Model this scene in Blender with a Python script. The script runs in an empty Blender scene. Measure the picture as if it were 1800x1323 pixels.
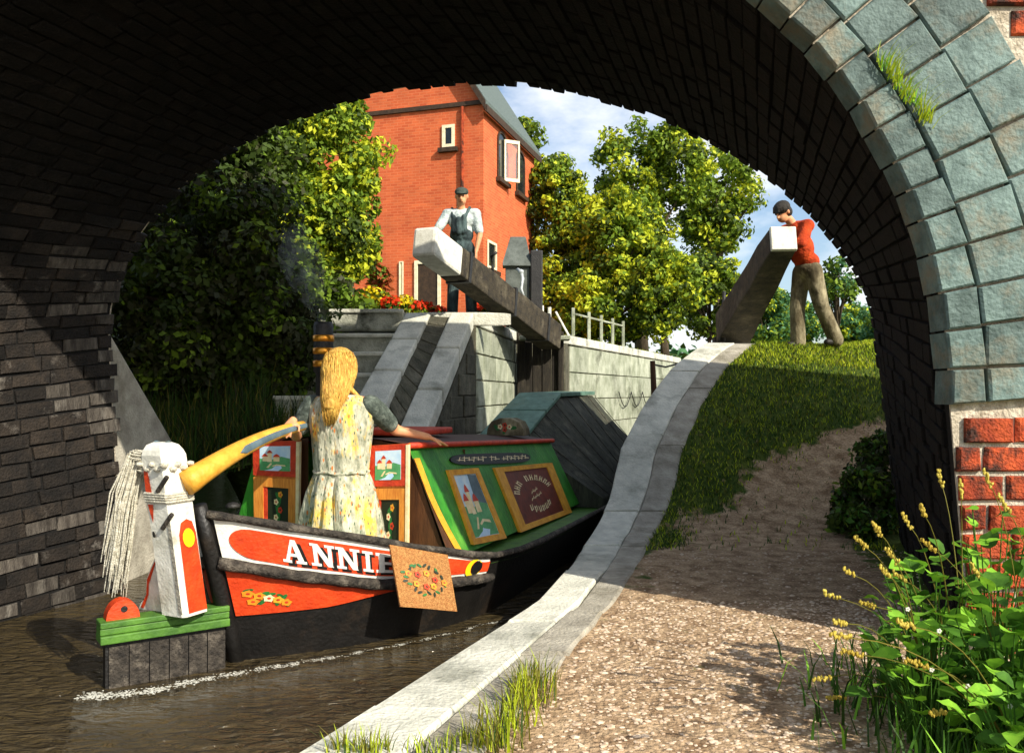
import bpy, math, random
import numpy as np
from mathutils import Vector, Matrix

random.seed(7)
RNG = np.random.default_rng(11)
SC = bpy.context.scene
COL = SC.collection
EYE = 1.2          # camera height above the towpath (towpath is z = 0)
WATER = -0.39

# ------------------------------------------------------------------ camera
cam_d = bpy.data.cameras.new('camera')
cam_d.sensor_width = 36.0
cam_d.lens = 30.0
cam_d.shift_y = 28.5 / 1800
cam_d.clip_start = 0.05
cam_d.clip_end = 2000
cam = bpy.data.objects.new('camera', cam_d)
cam.location = (0, 0, EYE)
cam.rotation_euler = (math.radians(90), 0, 0)
COL.objects.link(cam)
SC.camera = cam

# ------------------------------------------------------------------ sky, sun, exposure
SUN_EL, SUN_TRAVEL = math.radians(34.5), Vector((-0.70, 0.714))
world = bpy.data.worlds.new('World')
SC.world = world
world.use_nodes = True
wn, wl = world.node_tree.nodes, world.node_tree.links
wn.clear()
w_out = wn.new('ShaderNodeOutputWorld')
w_bg = wn.new('ShaderNodeBackground')
w_bg.inputs['Strength'].default_value = 0.14
sky = wn.new('ShaderNodeTexSky')
sky.sky_type = 'NISHITA'
sky.sun_disc = False
sky.sun_elevation = SUN_EL
sky.sun_rotation = math.radians(135.6)
sky.dust_density = 1.6
sky.ozone_density = 1.3
w_tc = wn.new('ShaderNodeTexCoord')
w_map = wn.new('ShaderNodeMapping')
w_map.inputs['Scale'].default_value = (1.0, 1.0, 2.2)
w_map.inputs['Location'].default_value = (0.35, 0.1, 0.0)
w_noise = wn.new('ShaderNodeTexNoise')
w_noise.inputs['Scale'].default_value = 3.2
w_noise.inputs['Detail'].default_value = 7
w_noise.inputs['Roughness'].default_value = 0.58
w_ramp = wn.new('ShaderNodeValToRGB')
w_ramp.color_ramp.elements[0].position = 0.47
w_ramp.color_ramp.elements[1].position = 0.66
w_mix = wn.new('ShaderNodeMixRGB')
w_mix.inputs['Color2'].default_value = (6.6, 6.7, 6.8, 1)
wl.new(w_tc.outputs['Generated'], w_map.inputs['Vector'])
wl.new(w_map.outputs['Vector'], w_noise.inputs['Vector'])
wl.new(w_noise.outputs['Fac'], w_ramp.inputs['Fac'])
wl.new(w_ramp.outputs['Color'], w_mix.inputs['Fac'])
wl.new(sky.outputs['Color'], w_mix.inputs['Color1'])
wl.new(w_mix.outputs['Color'], w_bg.inputs['Color'])
wl.new(w_bg.outputs['Background'], w_out.inputs['Surface'])

sun_d = bpy.data.lights.new('sun', 'SUN')
sun_d.energy = 5.0
sun_d.angle = math.radians(0.5)
sun_d.color = (1.0, 0.93, 0.80)
sun = bpy.data.objects.new('sun', sun_d)
_h = SUN_TRAVEL.normalized() * math.cos(SUN_EL)
sun.rotation_euler = Vector((_h.x, _h.y, -math.sin(SUN_EL))).to_track_quat('-Z', 'Y').to_euler()
sun.location = (8, -6, 12)
COL.objects.link(sun)

vs = SC.view_settings
vs.view_transform = 'Standard'
vs.look = 'None'
vs.exposure = 0.45
vs.gamma = 1.0
vs.use_curve_mapping = False
SC.cycles.max_bounces = 6

# ------------------------------------------------------------------ picture <-> place
F = 1500.0
def at(px, py, Y):
    "the point seen at photograph pixel (px, py) that lies Y metres ahead"
    return Vector(((px - 900) / F * Y, Y, EYE + (690 - py) / F * Y))
def pix(p):
    return (900 + p[0] / p[1] * F, 690 - (p[2] - EYE) / p[1] * F)
def inv(fn, px, py, u0, u1, v0, v1):
    "parameters (u, v) of the surface point that shows at a pixel"
    best = None
    for it in range(7):
        us, vs_ = np.linspace(u0, u1, 13), np.linspace(v0, v1, 13)
        best = min(((pix(fn(u, v))[0] - px) ** 2 + (pix(fn(u, v))[1] - py) ** 2, u, v) for u in us for v in vs_)
        du, dv = (u1 - u0) / 8, (v1 - v0) / 8
        u0, u1, v0, v1 = best[1] - du, best[1] + du, best[2] - dv, best[2] + dv
    return best[1], best[2]

# ------------------------------------------------------------------ materials
def srgb(r, g, b):
    def f(c):
        c /= 255.0
        return c / 12.92 if c <= 0.04045 else ((c + 0.055) / 1.055) ** 2.4
    return (f(r), f(g), f(b), 1.0)
MATS = {}
def mat(name, c1, c2=None, scale=6.0, rough=0.75, bump=0.0, bscale=40.0, rnd=0.0, spec=0.35, metal=0.0,
        stretch=(1, 1, 1), spots=None, trans=0.0, lo=0.35, hi=0.65, c3=None, c3p=(0.52, 0.68)):
    """Principled surface: two-tone noise, optional per-object variation, fine relief"""
    m = bpy.data.materials.new(name)
    m.use_nodes = True
    n, l = m.node_tree.nodes, m.node_tree.links
    n.clear()
    out = n.new('ShaderNodeOutputMaterial')
    b = n.new('ShaderNodeBsdfPrincipled')
    b.inputs['Roughness'].default_value = rough
    b.inputs['Specular IOR Level'].default_value = spec
    b.inputs['Metallic'].default_value = metal
    tc = n.new('ShaderNodeTexCoord')
    mp = n.new('ShaderNodeMapping')
    mp.inputs['Scale'].default_value = stretch
    l.new(tc.outputs['Object'], mp.inputs['Vector'])
    col = None
    if c2 is None:
        c2 = tuple(c * 0.72 for c in c1[:3]) + (1,)
    nz = n.new('ShaderNodeTexNoise')
    nz.inputs['Scale'].default_value = scale
    nz.inputs['Detail'].default_value = 6
    nz.inputs['Roughness'].default_value = 0.65
    l.new(mp.outputs['Vector'], nz.inputs['Vector'])
    rp = n.new('ShaderNodeValToRGB')
    rp.color_ramp.elements[0].position = lo
    rp.color_ramp.elements[1].position = hi
    rp.color_ramp.elements[0].color = c1
    rp.color_ramp.elements[1].color = c2
    l.new(nz.outputs['Fac'], rp.inputs['Fac'])
    col = rp.outputs['Color']
    if c3 is not None:
        n3 = n.new('ShaderNodeTexNoise')
        n3.inputs['Scale'].default_value = scale * 0.37
        n3.inputs['Detail'].default_value = 8
        n3.inputs['Roughness'].default_value = 0.7
        l.new(mp.outputs['Vector'], n3.inputs['Vector'])
        r3 = n.new('ShaderNodeValToRGB')
        r3.color_ramp.elements[0].position = c3p[0]
        r3.color_ramp.elements[1].position = c3p[1]
        l.new(n3.outputs['Fac'], r3.inputs['Fac'])
        mx = n.new('ShaderNodeMixRGB')
        mx.inputs['Color2'].default_value = c3
        l.new(r3.outputs['Color'], mx.inputs['Fac'])
        l.new(col, mx.inputs['Color1'])
        col = mx.outputs['Color']
    if spots:
        for (sc, thr, c) in spots:
            vo = n.new('ShaderNodeTexVoronoi')
            vo.inputs['Scale'].default_value = sc
            l.new(mp.outputs['Vector'], vo.inputs['Vector'])
            r2 = n.new('ShaderNodeValToRGB')
            r2.color_ramp.interpolation = 'EASE'
            r2.color_ramp.elements[0].position = thr
            r2.color_ramp.elements[1].position = thr + 0.12
            r2.color_ramp.elements[0].color = (1, 1, 1, 1)
            r2.color_ramp.elements[1].color = (0, 0, 0, 1)
            l.new(vo.outputs['Distance'], r2.inputs['Fac'])
            mx = n.new('ShaderNodeMixRGB')
            mx.inputs['Color2'].default_value = c
            l.new(r2.outputs['Color'], mx.inputs['Fac'])
            l.new(col, mx.inputs['Color1'])
            col = mx.outputs['Color']
    if rnd:
        oi = n.new('ShaderNodeObjectInfo')
        mr = n.new('ShaderNodeMapRange')
        mr.inputs['To Min'].default_value = 1 - rnd
        mr.inputs['To Max'].default_value = 1 + rnd
        hs = n.new('ShaderNodeHueSaturation')
        l.new(oi.outputs['Random'], mr.inputs['Value'])
        l.new(mr.outputs['Result'], hs.inputs['Value'])
        l.new(col, hs.inputs['Color'])
        col = hs.outputs['Color']
    l.new(col, b.inputs['Base Color'])
    if bump:
        nb = n.new('ShaderNodeTexNoise')
        nb.inputs['Scale'].default_value = bscale
        nb.inputs['Detail'].default_value = 5
        l.new(mp.outputs['Vector'], nb.inputs['Vector'])
        bm = n.new('ShaderNodeBump')
        bm.inputs['Strength'].default_value = bump
        bm.inputs['Distance'].default_value = 0.02
        l.new(nb.outputs['Fac'], bm.inputs['Height'])
        l.new(bm.outputs['Normal'], b.inputs['Normal'])
    if trans:
        tr = n.new('ShaderNodeBsdfTranslucent')
        l.new(col, tr.inputs['Color'])
        ms = n.new('ShaderNodeMixShader')
        ms.inputs['Fac'].default_value = trans
        l.new(b.outputs['BSDF'], ms.inputs[1])
        l.new(tr.outputs['BSDF'], ms.inputs[2])
        l.new(ms.outputs['Shader'], out.inputs['Surface'])
    else:
        l.new(b.outputs['BSDF'], out.inputs['Surface'])
    MATS[name] = m
    return m

G = srgb
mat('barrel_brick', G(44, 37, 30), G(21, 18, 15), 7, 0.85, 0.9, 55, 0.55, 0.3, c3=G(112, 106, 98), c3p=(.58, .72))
mat('shaded_brick', G(25, 21, 18), G(12, 11, 9), 7, 0.9, 0.8, 55, 0.0, 0.2, c3=G(36, 32, 28), c3p=(.56, .74))  # darker copy of the barrel brick, vault shade put into the colour
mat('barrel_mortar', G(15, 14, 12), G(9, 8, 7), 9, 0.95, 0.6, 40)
mat('blue_brick', G(104, 124, 119), G(68, 86, 82), 9, 0.7, 0.55, 45, 0.28, 0.35, c3=G(112, 104, 84), c3p=(.5, .68))
mat('red_brick', G(196, 84, 40), G(148, 54, 26), 14, 0.85, 0.9, 70, 0.28, c3=G(62, 36, 26), c3p=(.47, .6))
mat('lime_mortar', G(206, 196, 176), G(150, 138, 118), 16, 0.95, 0.8, 60)
mat('coping_stone', G(218, 216, 200), G(184, 184, 170), 5, 0.85, 0.6, 45, 0.10, c3=G(142, 142, 128))
mat('edge_stone', G(178, 172, 156), G(140, 134, 120), 6, 0.9, 0.6, 50, 0.10, c3=G(118, 112, 94))
mat('lock_stone', G(176, 180, 160), G(128, 134, 112), 3, 0.9, 0.8, 30, 0.12, c3=G(84, 88, 70))
mat('lock_brick', G(92, 88, 72), G(62, 62, 48), 8, 0.9, 0.9, 45, 0.2, c3=G(112, 108, 92))
mat('step_stone', G(182, 182, 166), G(134, 136, 120), 5, 0.9, 0.7, 40, 0.1, c3=G(60, 62, 50))
mat('gate_wood', G(52, 46, 36), G(28, 25, 20), 10, 0.8, 0.8, 50, 0.15, stretch=(4, 4, 0.6), c3=G(78, 72, 58))
mat('beam_wood', G(70, 62, 46), G(40, 35, 27), 9, 0.8, 0.8, 50, 0.1, c3=G(96, 88, 70))
mat('white_paint', G(236, 234, 220), G(206, 204, 188), 12, 0.65, 0.2, 60, 0.03, c3=G(166, 162, 140), c3p=(.55, .75))
mat('grey_box', G(100, 106, 100), G(70, 76, 70), 6, 0.7, 0.3, 40)
mat('iron', G(38, 36, 33), G(22, 21, 20), 12, 0.55, 0.4, 60, spec=0.5)
mat('steel', G(190, 196, 196), G(140, 146, 146), 12, 0.4, 0.1, 60, spec=0.6)
mat('hull_black', G(24, 22, 20), G(13, 12, 11), 8, 0.5, 0.3, 40, spec=0.45, c3=G(48, 38, 28), c3p=(.55, .75))
mat('hull_red', G(222, 74, 28), G(190, 56, 20), 11, 0.55, 0.35, 50, c3=G(140, 62, 34), c3p=(.55, .8))
mat('hull_white', G(236, 234, 222), G(206, 206, 194), 11, 0.55, 0.3, 50, c3=G(168, 168, 156), c3p=(.56, .8))
mat('cabin_green', G(56, 138, 38), G(34, 100, 26), 9, 0.5, 0.35, 40, stretch=(1, 1, 0.4), c3=G(104, 166, 60), c3p=(.5, .72))
mat('deck_green', G(84, 128, 44), G(58, 96, 34), 9, 0.6, 0.3, 40)
mat('cabin_yellow', G(230, 168, 46), G(204, 136, 32), 14, 0.55, 0.3, 60, c3=G(166, 112, 40), c3p=(.55, .8))
mat('tiller_tan', G(226, 172, 66), G(202, 142, 44), 12, 0.5, 0.25, 50, c3=G(170, 122, 54), c3p=(.55, .8))
mat('moon_yellow', G(248, 214, 30), G(238, 196, 24), 12, 0.45)
mat('graining', G(222, 150, 62), G(192, 112, 40), 18, 0.45, 0.1, 60, stretch=(4, 4, 0.5))
mat('cabin_red', G(210, 68, 34), G(168, 46, 24), 12, 0.55, 0.3, 60, c3=G(124, 52, 34), c3p=(.55, .8))
mat('brown_wood', G(92, 58, 32), G(66, 40, 22), 10, 0.55, 0.2, 40, stretch=(3, 3, 0.5))
mat('panel_maroon', G(120, 46, 22), G(86, 32, 16), 14, 0.5, 0.1, 40)
mat('plaque_black', G(30, 30, 26), G(20, 20, 18), 10, 0.5)
mat('cream', G(238, 222, 180), G(220, 196, 140), 20, 0.55)
mat('castle_sky', G(170, 204, 230), G(214, 230, 238), 12, 0.5)
mat('castle_green', G(70, 140, 84), G(96, 168, 110), 14, 0.5)
mat('castle_water', G(176, 210, 240), G(206, 228, 246), 14, 0.5)
mat('leaf_paint', G(46, 120, 52), G(30, 84, 40), 30, 0.5)
mat('orange_paint', G(240, 150, 40), G(232, 120, 30), 30, 0.5)
mat('dark_green', G(34, 44, 26), G(24, 32, 18), 20, 0.5)
mat('brass', G(230, 160, 50), G(206, 128, 34), 20, 0.28, spec=0.6, metal=0.7)
mat('rope', G(214, 210, 192), G(160, 154, 134), 40, 0.9, 0.6, 120)
mat('guard', G(70, 64, 56), G(30, 27, 24), 22, 0.85, 0.9, 60, c3=G(112, 104, 92))
mat('roof_red', G(74, 46, 36), G(52, 34, 28), 8, 0.6, 0.2, 30)
mat('slate_blue', G(96, 116, 124), G(72, 90, 98), 10, 0.6)
mat('cloth', G(70, 72, 58), G(40, 41, 33), 7, 0.85, 0.6, 30, stretch=(2, 2, 0.5), c3=G(98, 96, 80))
mat('teal_plank', G(108, 142, 126), G(78, 108, 94), 9, 0.6, 0.3, 40, c3=G(104, 128, 108))
mat('jute', G(206, 154, 92), G(162, 104, 56), 70, 0.95, 0.9, 160, c3=G(184, 120, 66))
mat('house_white', G(238, 228, 196), G(222, 206, 168), 9, 0.6)
mat('glass', G(40, 46, 46), G(24, 28, 28), 3, 0.12, spec=0.6)
mat('slate', G(98, 110, 104), G(70, 82, 78), 12, 0.6, 0.5, 30, stretch=(1, 1, 3))
mat('dark_timber', G(70, 52, 36), G(46, 34, 24), 9, 0.7, 0.3, 30)
mat('bark', G(84, 72, 54), G(52, 44, 32), 10, 0.95, 0.9, 40, stretch=(1, 1, 0.3))
mat('soil', G(66, 54, 38), G(40, 34, 24), 12, 0.98, 0.9, 40)
mat('pebble', G(216, 198, 174), G(170, 144, 118), 30, 0.9, 0.3, 60)
mat('foam', G(206, 206, 196), G(160, 158, 146), 40, 0.7)
mat('lime_brick', G(88, 82, 74), G(46, 41, 36), 9, 0.85, 0.9, 55, 0.3, 0.3, stretch=(2, 2, .5), c3=G(122, 117, 108), c3p=(.54, .7))
mat('denim', G(58, 72, 74), G(28, 38, 40), 9, 0.9, 1.0, 20, stretch=(1, 1, .5), c3=G(96, 118, 116), c3p=(.52, .7))
mat('cap_grey', G(72, 82, 74), G(48, 56, 50), 18, 0.9, 0.3, 90)
mat('shirt', G(206, 214, 210), G(150, 166, 164), 9, 0.9, 1.0, 22)
mat('jumper', G(206, 76, 26), G(150, 46, 14), 9, 0.95, 1.0, 22)
mat('trousers', G(116, 106, 80), G(62, 54, 38), 7, 0.95, 1.0, 16, stretch=(1, 1, .5), c3=G(176, 166, 134), c3p=(.5, .66))
mat('boot', G(40, 36, 30), G(26, 24, 20), 12, 0.6)
mat('skin', G(224, 164, 120), G(206, 138, 96), 12, 0.55)
mat('hair_dark', G(50, 44, 32), G(28, 25, 19), 30, 0.6, 0.6, 90, stretch=(3, 3, 0.6))
mat('hair_blond', G(236, 196, 96), G(184, 128, 48), 26, 0.5, 0.7, 60, stretch=(3, 3, 0.35))
mat('dress', G(214, 210, 186), G(126, 130, 108), 17, 0.9, 0.7, 30, stretch=(1.3, 1.3, .55), c3=G(232, 190, 78), c3p=(.52, .62),
    spots=[(21, 0.13, G(206, 122, 58)), (33, 0.15, G(96, 112, 90))])
mat('sleeve', G(86, 96, 88), G(44, 52, 46), 24, 0.9, 0.4, 70, c3=G(130, 140, 130))
mat('eye', G(30, 24, 20), G(20, 16, 14), 5, 0.3)
def leaf(name, c1, c2, tr=0.3):
    return mat(name, c1, c2, 1.7, 0.6, trans=tr, spec=0.25)
leaf('leaf_dark', G(74, 92, 30), G(50, 68, 22))
leaf('leaf_mid', G(128, 152, 44), G(96, 124, 34))
leaf('leaf_lime', G(202, 206, 48), G(172, 186, 44))
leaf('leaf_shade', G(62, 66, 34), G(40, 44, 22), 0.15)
leaf('leaf_blue', G(86, 132, 84), G(66, 108, 66))
leaf('leaf_red', G(176, 92, 44), G(146, 70, 34))
leaf('leaf_near', G(150, 204, 62), G(112, 170, 46))
leaf('leaf_near_dark', G(84, 130, 42), G(58, 96, 30))
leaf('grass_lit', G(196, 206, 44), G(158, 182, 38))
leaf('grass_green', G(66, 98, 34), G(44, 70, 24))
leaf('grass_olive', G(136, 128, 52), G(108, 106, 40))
leaf('petal_red', G(232, 70, 24), G(206, 48, 18))
leaf('petal_yellow', G(236, 214, 30), G(214, 190, 24))
leaf('petal_white', G(244, 244, 232), G(230, 230, 214))
leaf('seed', G(216, 200, 92), G(184, 160, 60))

def pane_mat():
    m = bpy.data.materials.new('clear_pane')
    m.use_nodes = True
    n, l = m.node_tree.nodes, m.node_tree.links
    n.clear()
    o = n.new('ShaderNodeOutputMaterial')
    t = n.new('ShaderNodeBsdfTransparent')
    g = n.new('ShaderNodeBsdfGlossy')
    g.inputs['Roughness'].default_value = 0.03
    x = n.new('ShaderNodeMixShader')
    x.inputs['Fac'].default_value = 0.14
    l.new(t.outputs[0], x.inputs[1])
    l.new(g.outputs[0], x.inputs[2])
    l.new(x.outputs[0], o.inputs['Surface'])
    MATS['clear_pane'] = m
pane_mat()
def brick_wall_mat(name, c1, c2, cm, bw, bh):
    m = bpy.data.materials.new(name)
    m.use_nodes = True
    n, l = m.node_tree.nodes, m.node_tree.links
    b = n['Principled BSDF']
    b.inputs['Roughness'].default_value = 0.88
    tc = n.new('ShaderNodeTexCoord')
    br = n.new('ShaderNodeTexBrick')
    br.inputs['Color1'].default_value = c1
    br.inputs['Color2'].default_value = c2
    br.inputs['Mortar'].default_value = cm
    br.inputs['Scale'].default_value = 1.0
    br.inputs['Brick Width'].default_value = bw
    br.inputs['Row Height'].default_value = bh
    br.inputs['Mortar Size'].default_value = 0.008
    l.new(tc.outputs['UV'], br.inputs['Vector'])
    nz = n.new('ShaderNodeTexNoise')
    nz.inputs['Scale'].default_value = 1.4
    nz.inputs['Detail'].default_value = 8
    l.new(tc.outputs['UV'], nz.inputs['Vector'])
    hs = n.new('ShaderNodeHueSaturation')
    mr = n.new('ShaderNodeMapRange')
    mr.inputs['To Min'].default_value = 0.55
    mr.inputs['To Max'].default_value = 1.32
    l.new(nz.outputs['Fac'], mr.inputs['Value'])
    l.new(mr.outputs['Result'], hs.inputs['Value'])
    l.new(br.outputs['Color'], hs.inputs['Color'])
    l.new(hs.outputs['Color'], b.inputs['Base Color'])
    bp = n.new('ShaderNodeBump')
    bp.inputs['Strength'].default_value = 0.5
    bp.inputs['Distance'].default_value = 0.02
    l.new(br.outputs['Fac'], bp.inputs['Height'])
    bp.invert = True
    l.new(bp.outputs['Normal'], b.inputs['Normal'])
    MATS[name] = m
    return m
brick_wall_mat('house_brick', G(210, 102, 54), G(190, 82, 40), G(208, 118, 74), 0.23, 0.08)

def ground_mat():
    m = bpy.data.materials.new('bank_ground')
    m.use_nodes = True
    n, l = m.node_tree.nodes, m.node_tree.links
    b = n['Principled BSDF']
    b.inputs['Roughness'].default_value = 0.95
    b.inputs['Specular IOR Level'].default_value = 0.15
    tc = n.new('ShaderNodeTexCoord')
    at_ = n.new('ShaderNodeAttribute')
    at_.attribute_name = 'trodden'
    def noise(s, d=6):
        x = n.new('ShaderNodeTexNoise')
        x.inputs['Scale'].default_value = s
        x.inputs['Detail'].default_value = d
        l.new(tc.outputs['Object'], x.inputs['Vector'])
        return x
    def ramp(src, p0, p1, c0, c1):
        r = n.new('ShaderNodeValToRGB')
        r.color_ramp.elements[0].position, r.color_ramp.elements[1].position = p0, p1
        r.color_ramp.elements[0].color, r.color_ramp.elements[1].color = c0, c1
        l.new(src, r.inputs['Fac'])
        return r.outputs['Color']
    grass = ramp(noise(3).outputs['Fac'], 0.35, 0.65, G(60, 80, 28), G(88, 100, 36))
    dirt = ramp(noise(9, 9).outputs['Fac'], 0.3, 0.68, G(138, 112, 86), G(206, 180, 148))
    dirt2 = n.new('ShaderNodeMixRGB')
    dirt2.blend_type = 'MULTIPLY'
    dirt2.inputs['Fac'].default_value = 0.6
    l.new(dirt, dirt2.inputs['Color1'])
    l.new(ramp(noise(60, 4).outputs['Fac'], 0.35, 0.6, G(150, 140, 120), G(255, 250, 240)), dirt2.inputs['Color2'])
    add = n.new('ShaderNodeMath')
    add.operation = 'ADD'
    sub = n.new('ShaderNodeMath')
    sub.operation = 'MULTIPLY_ADD'
    sub.inputs[1].default_value = 2.2
    sub.inputs[2].default_value = -1.1
    l.new(noise(7, 5).outputs['Fac'], sub.inputs[0])
    l.new(at_.outputs['Fac'], add.inputs[0])
    l.new(sub.outputs[0], add.inputs[1])
    mix = n.new('ShaderNodeMixRGB')
    l.new(ramp(add.outputs[0], 0.35, 0.65, (0, 0, 0, 1), (1, 1, 1, 1)), mix.inputs['Fac'])
    l.new(grass, mix.inputs['Color1'])
    l.new(dirt2.outputs['Color'], mix.inputs['Color2'])
    l.new(mix.outputs['Color'], b.inputs['Base Color'])
    bp = n.new('ShaderNodeBump')
    bp.inputs['Strength'].default_value = 0.9
    bp.inputs['Distance'].default_value = 0.03
    l.new(noise(38, 8).outputs['Fac'], bp.inputs['Height'])
    l.new(bp.outputs['Normal'], b.inputs['Normal'])
    MATS['bank_ground'] = m
ground_mat()

def water_mat():
    m = bpy.data.materials.new('canal_water')
    m.use_nodes = True
    n, l = m.node_tree.nodes, m.node_tree.links
    b = n['Principled BSDF']
    b.inputs['Base Color'].default_value = G(66, 58, 38)
    b.inputs['Roughness'].default_value = 0.06
    b.inputs['IOR'].default_value = 1.33
    tc = n.new('ShaderNodeTexCoord')
    mp = n.new('ShaderNodeMapping')
    mp.inputs['Rotation'].default_value = (0, 0, math.radians(20))
    mp.inputs['Scale'].default_value = (1.0, 2.1, 1.0)
    l.new(tc.outputs['Object'], mp.inputs['Vector'])
    n1 = n.new('ShaderNodeTexNoise')
    n1.inputs['Scale'].default_value = 8
    n1.inputs['Detail'].default_value = 4
    n1.inputs['Distortion'].default_value = 0.6
    l.new(mp.outputs['Vector'], n1.inputs['Vector'])
    bp = n.new('ShaderNodeBump')
    bp.inputs['Strength'].default_value = 1.0
    bp.inputs['Distance'].default_value = 0.11
    l.new(n1.outputs['Fac'], bp.inputs['Height'])
    l.new(bp.outputs['Normal'], b.inputs['Normal'])
    n2 = n.new('ShaderNodeTexNoise')
    n2.inputs['Scale'].default_value = 2.2
    n2.inputs['Detail'].default_value = 6
    l.new(mp.outputs['Vector'], n2.inputs['Vector'])
    rp = n.new('ShaderNodeValToRGB')
    rp.color_ramp.elements[0].color = G(36, 31, 20)
    rp.color_ramp.elements[1].color = G(82, 70, 46)
    l.new(n2.outputs['Fac'], rp.inputs['Fac'])
    l.new(rp.outputs['Color'], b.inputs['Base Color'])
    MATS['canal_water'] = m
water_mat()

# ------------------------------------------------------------------ mesh helpers
class MB:
    "collects faces; build() links them as ONE mesh object"
    def __init__(self):
        self.v, self.f, self.mi = [], [], []
        self.k = 0
    def poly(self, pts):
        o = len(self.v)
        self.v += [tuple(p) for p in pts]
        self.f.append(tuple(range(o, o + len(pts))))
        self.mi.append(self.k)
    def hexa(self, p):
        "8 corners: 4 of the bottom, 4 of the top in the same order"
        o = len(self.v)
        self.v += [tuple(q) for q in p]
        for a in ((3, 2, 1, 0), (4, 5, 6, 7), (0, 1, 5, 4), (1, 2, 6, 5), (2, 3, 7, 6), (3, 0, 4, 7)):
            self.f.append(tuple(o + i for i in a))
            self.mi.append(self.k)
    def box(self, c, s, R=None):
        c = Vector(c)
        pts = []
        for dz in (-.5, .5):
            for dx, dy in ((-.5, -.5), (.5, -.5), (.5, .5), (-.5, .5)):
                d = Vector((dx * s[0], dy * s[1], dz * s[2]))
                pts.append(c + (R @ d if R else d))
        self.hexa(pts)
    def prism(self, pts, vec):
        vec = Vector(vec)
        a = [Vector(p) for p in pts]
        b = [p + vec for p in a]
        n = len(a)
        o = len(self.v)
        self.v += [tuple(p) for p in a + b]
        self.f.append(tuple(range(o + n - 1, o - 1, -1)))
        self.f.append(tuple(range(o + n, o + 2 * n)))
        for i in range(n):
            j = (i + 1) % n
            self.f.append((o + i, o + j, o + n + j, o + n + i))
        self.mi += [self.k] * (n + 2)
    def loft(self, rings, closed=True, cap=True):
        o = len(self.v)
        n = len(rings[0])
        for r in rings:
            self.v += [tuple(p) for p in r]
        m = n if closed else n - 1
        for i in range(len(rings) - 1):
            for j in range(m):
                a, b = o + i * n + j, o + i * n + (j + 1) % n
                self.f.append((a, b, b + n, a + n))
                self.mi.append(self.k)
        if cap and closed:
            self.f.append(tuple(range(o + n - 1, o - 1, -1)))
            e = o + (len(rings) - 1) * n
            self.f.append(tuple(range(e, e + n)))
            self.mi += [self.k] * 2
    def tube(self, path, rad, seg=8, flat=1.0, cap=True):
        path = [Vector(p) for p in path]
        if not hasattr(rad, '__len__'):
            rad = [rad] * len(path)
        rings = []
        up = Vector((0, 0, 1))
        for i, p in enumerate(path):
            t = (path[min(i + 1, len(path) - 1)] - path[max(i - 1, 0)]).normalized()
            a = t.cross(up)
            if a.length < 0.05:
                a = t.cross(Vector((0, 1, 0)))
            a.normalize()
            b = a.cross(t).normalized()
            rings.append([p + (a * math.cos(q) * flat + b * math.sin(q)) * rad[i]
                          for q in (2 * math.pi * k / seg for k in range(seg))])
        self.loft(rings, True, cap)
    def brick(self, q, n, th, ch=0.006, back=0.015):
        "a chamfered brick standing on the four corners q of a surface with normal n"
        q = [Vector(p) for p in q]
        c = sum(q, Vector()) / 4
        o = len(self.v)
        base = [p - n * back for p in q]
        mid = [p + n * (th - ch) for p in q]
        top = [c + (p - c) * (1 - ch / max((p - c).length, ch * 2) * 1.4) + n * th for p in q]
        self.v += [tuple(p) for p in base + mid + top]
        for i in range(4):
            j = (i + 1) % 4
            self.f.append((o + i, o + j, o + 4 + j, o + 4 + i))
            self.f.append((o + 4 + i, o + 4 + j, o + 8 + j, o + 8 + i))
        self.f.append((o + 8, o + 9, o + 10, o + 11))
        self.mi += [self.k] * 9
    def ico(self, c, r, jit=0.0):
        t = (1 + 5 ** .5) / 2
        vs_ = [(-1, t, 0), (1, t, 0), (-1, -t, 0), (1, -t, 0), (0, -1, t), (0, 1, t), (0, -1, -t), (0, 1, -t),
               (t, 0, -1), (t, 0, 1), (-t, 0, -1), (-t, 0, 1)]
        fs = [(0, 11, 5), (0, 5, 1), (0, 1, 7), (0, 7, 10), (0, 10, 11), (1, 5, 9), (5, 11, 4), (11, 10, 2), (10, 7, 6),
              (7, 1, 8), (3, 9, 4), (3, 4, 2), (3, 2, 6), (3, 6, 8), (3, 8, 9), (4, 9, 5), (2, 4, 11), (6, 2, 10), (8, 6, 7), (9, 8, 1)]
        o = len(self.v)
        s = 1 / math.sqrt(1 + t * t)
        rr = r if hasattr(r, '__len__') else (r, r, r)
        for a in vs_:
            k = s * (1 + random.uniform(-jit, jit))
            self.v.append((c[0] + a[0] * k * rr[0], c[1] + a[1] * k * rr[1], c[2] + a[2] * k * rr[2]))
        self.f += [tuple(o + i for i in f_) for f_ in fs]
        self.mi += [self.k] * 20
    def disc(self, c, u, v, r, n=10, ell=1.0):
        self.poly([Vector(c) + Vector(u) * math.cos(2 * math.pi * i / n) * r + Vector(v) * math.sin(2 * math.pi * i / n) * r * ell for i in range(n)])
    def build(self, name, m, parent=None, smooth=False, bevel=0.0, sub=0):
        me = bpy.data.meshes.new(name)
        me.from_pydata(self.v, [], self.f)
        ms = m if isinstance(m, (list, tuple)) else [m]
        for x in ms:
            me.materials.append(MATS[x])
        if len(ms) > 1:
            me.polygons.foreach_set('material_index', self.mi)
        if smooth:
            me.polygons.foreach_set('use_smooth', [True] * len(me.polygons))
        me.update()
        o = bpy.data.objects.new(name, me)
        COL.objects.link(o)
        if parent is not None:
            adopt(o, parent)
        if bevel:
            b = o.modifiers.new('bevel', 'BEVEL')
            b.width = bevel
            b.segments = 2
            b.limit_method = 'ANGLE'
            b.angle_limit = math.radians(40)
        if sub:
            s = o.modifiers.new('sub', 'SUBSURF')
            s.levels = s.render_levels = sub
        return o
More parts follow.
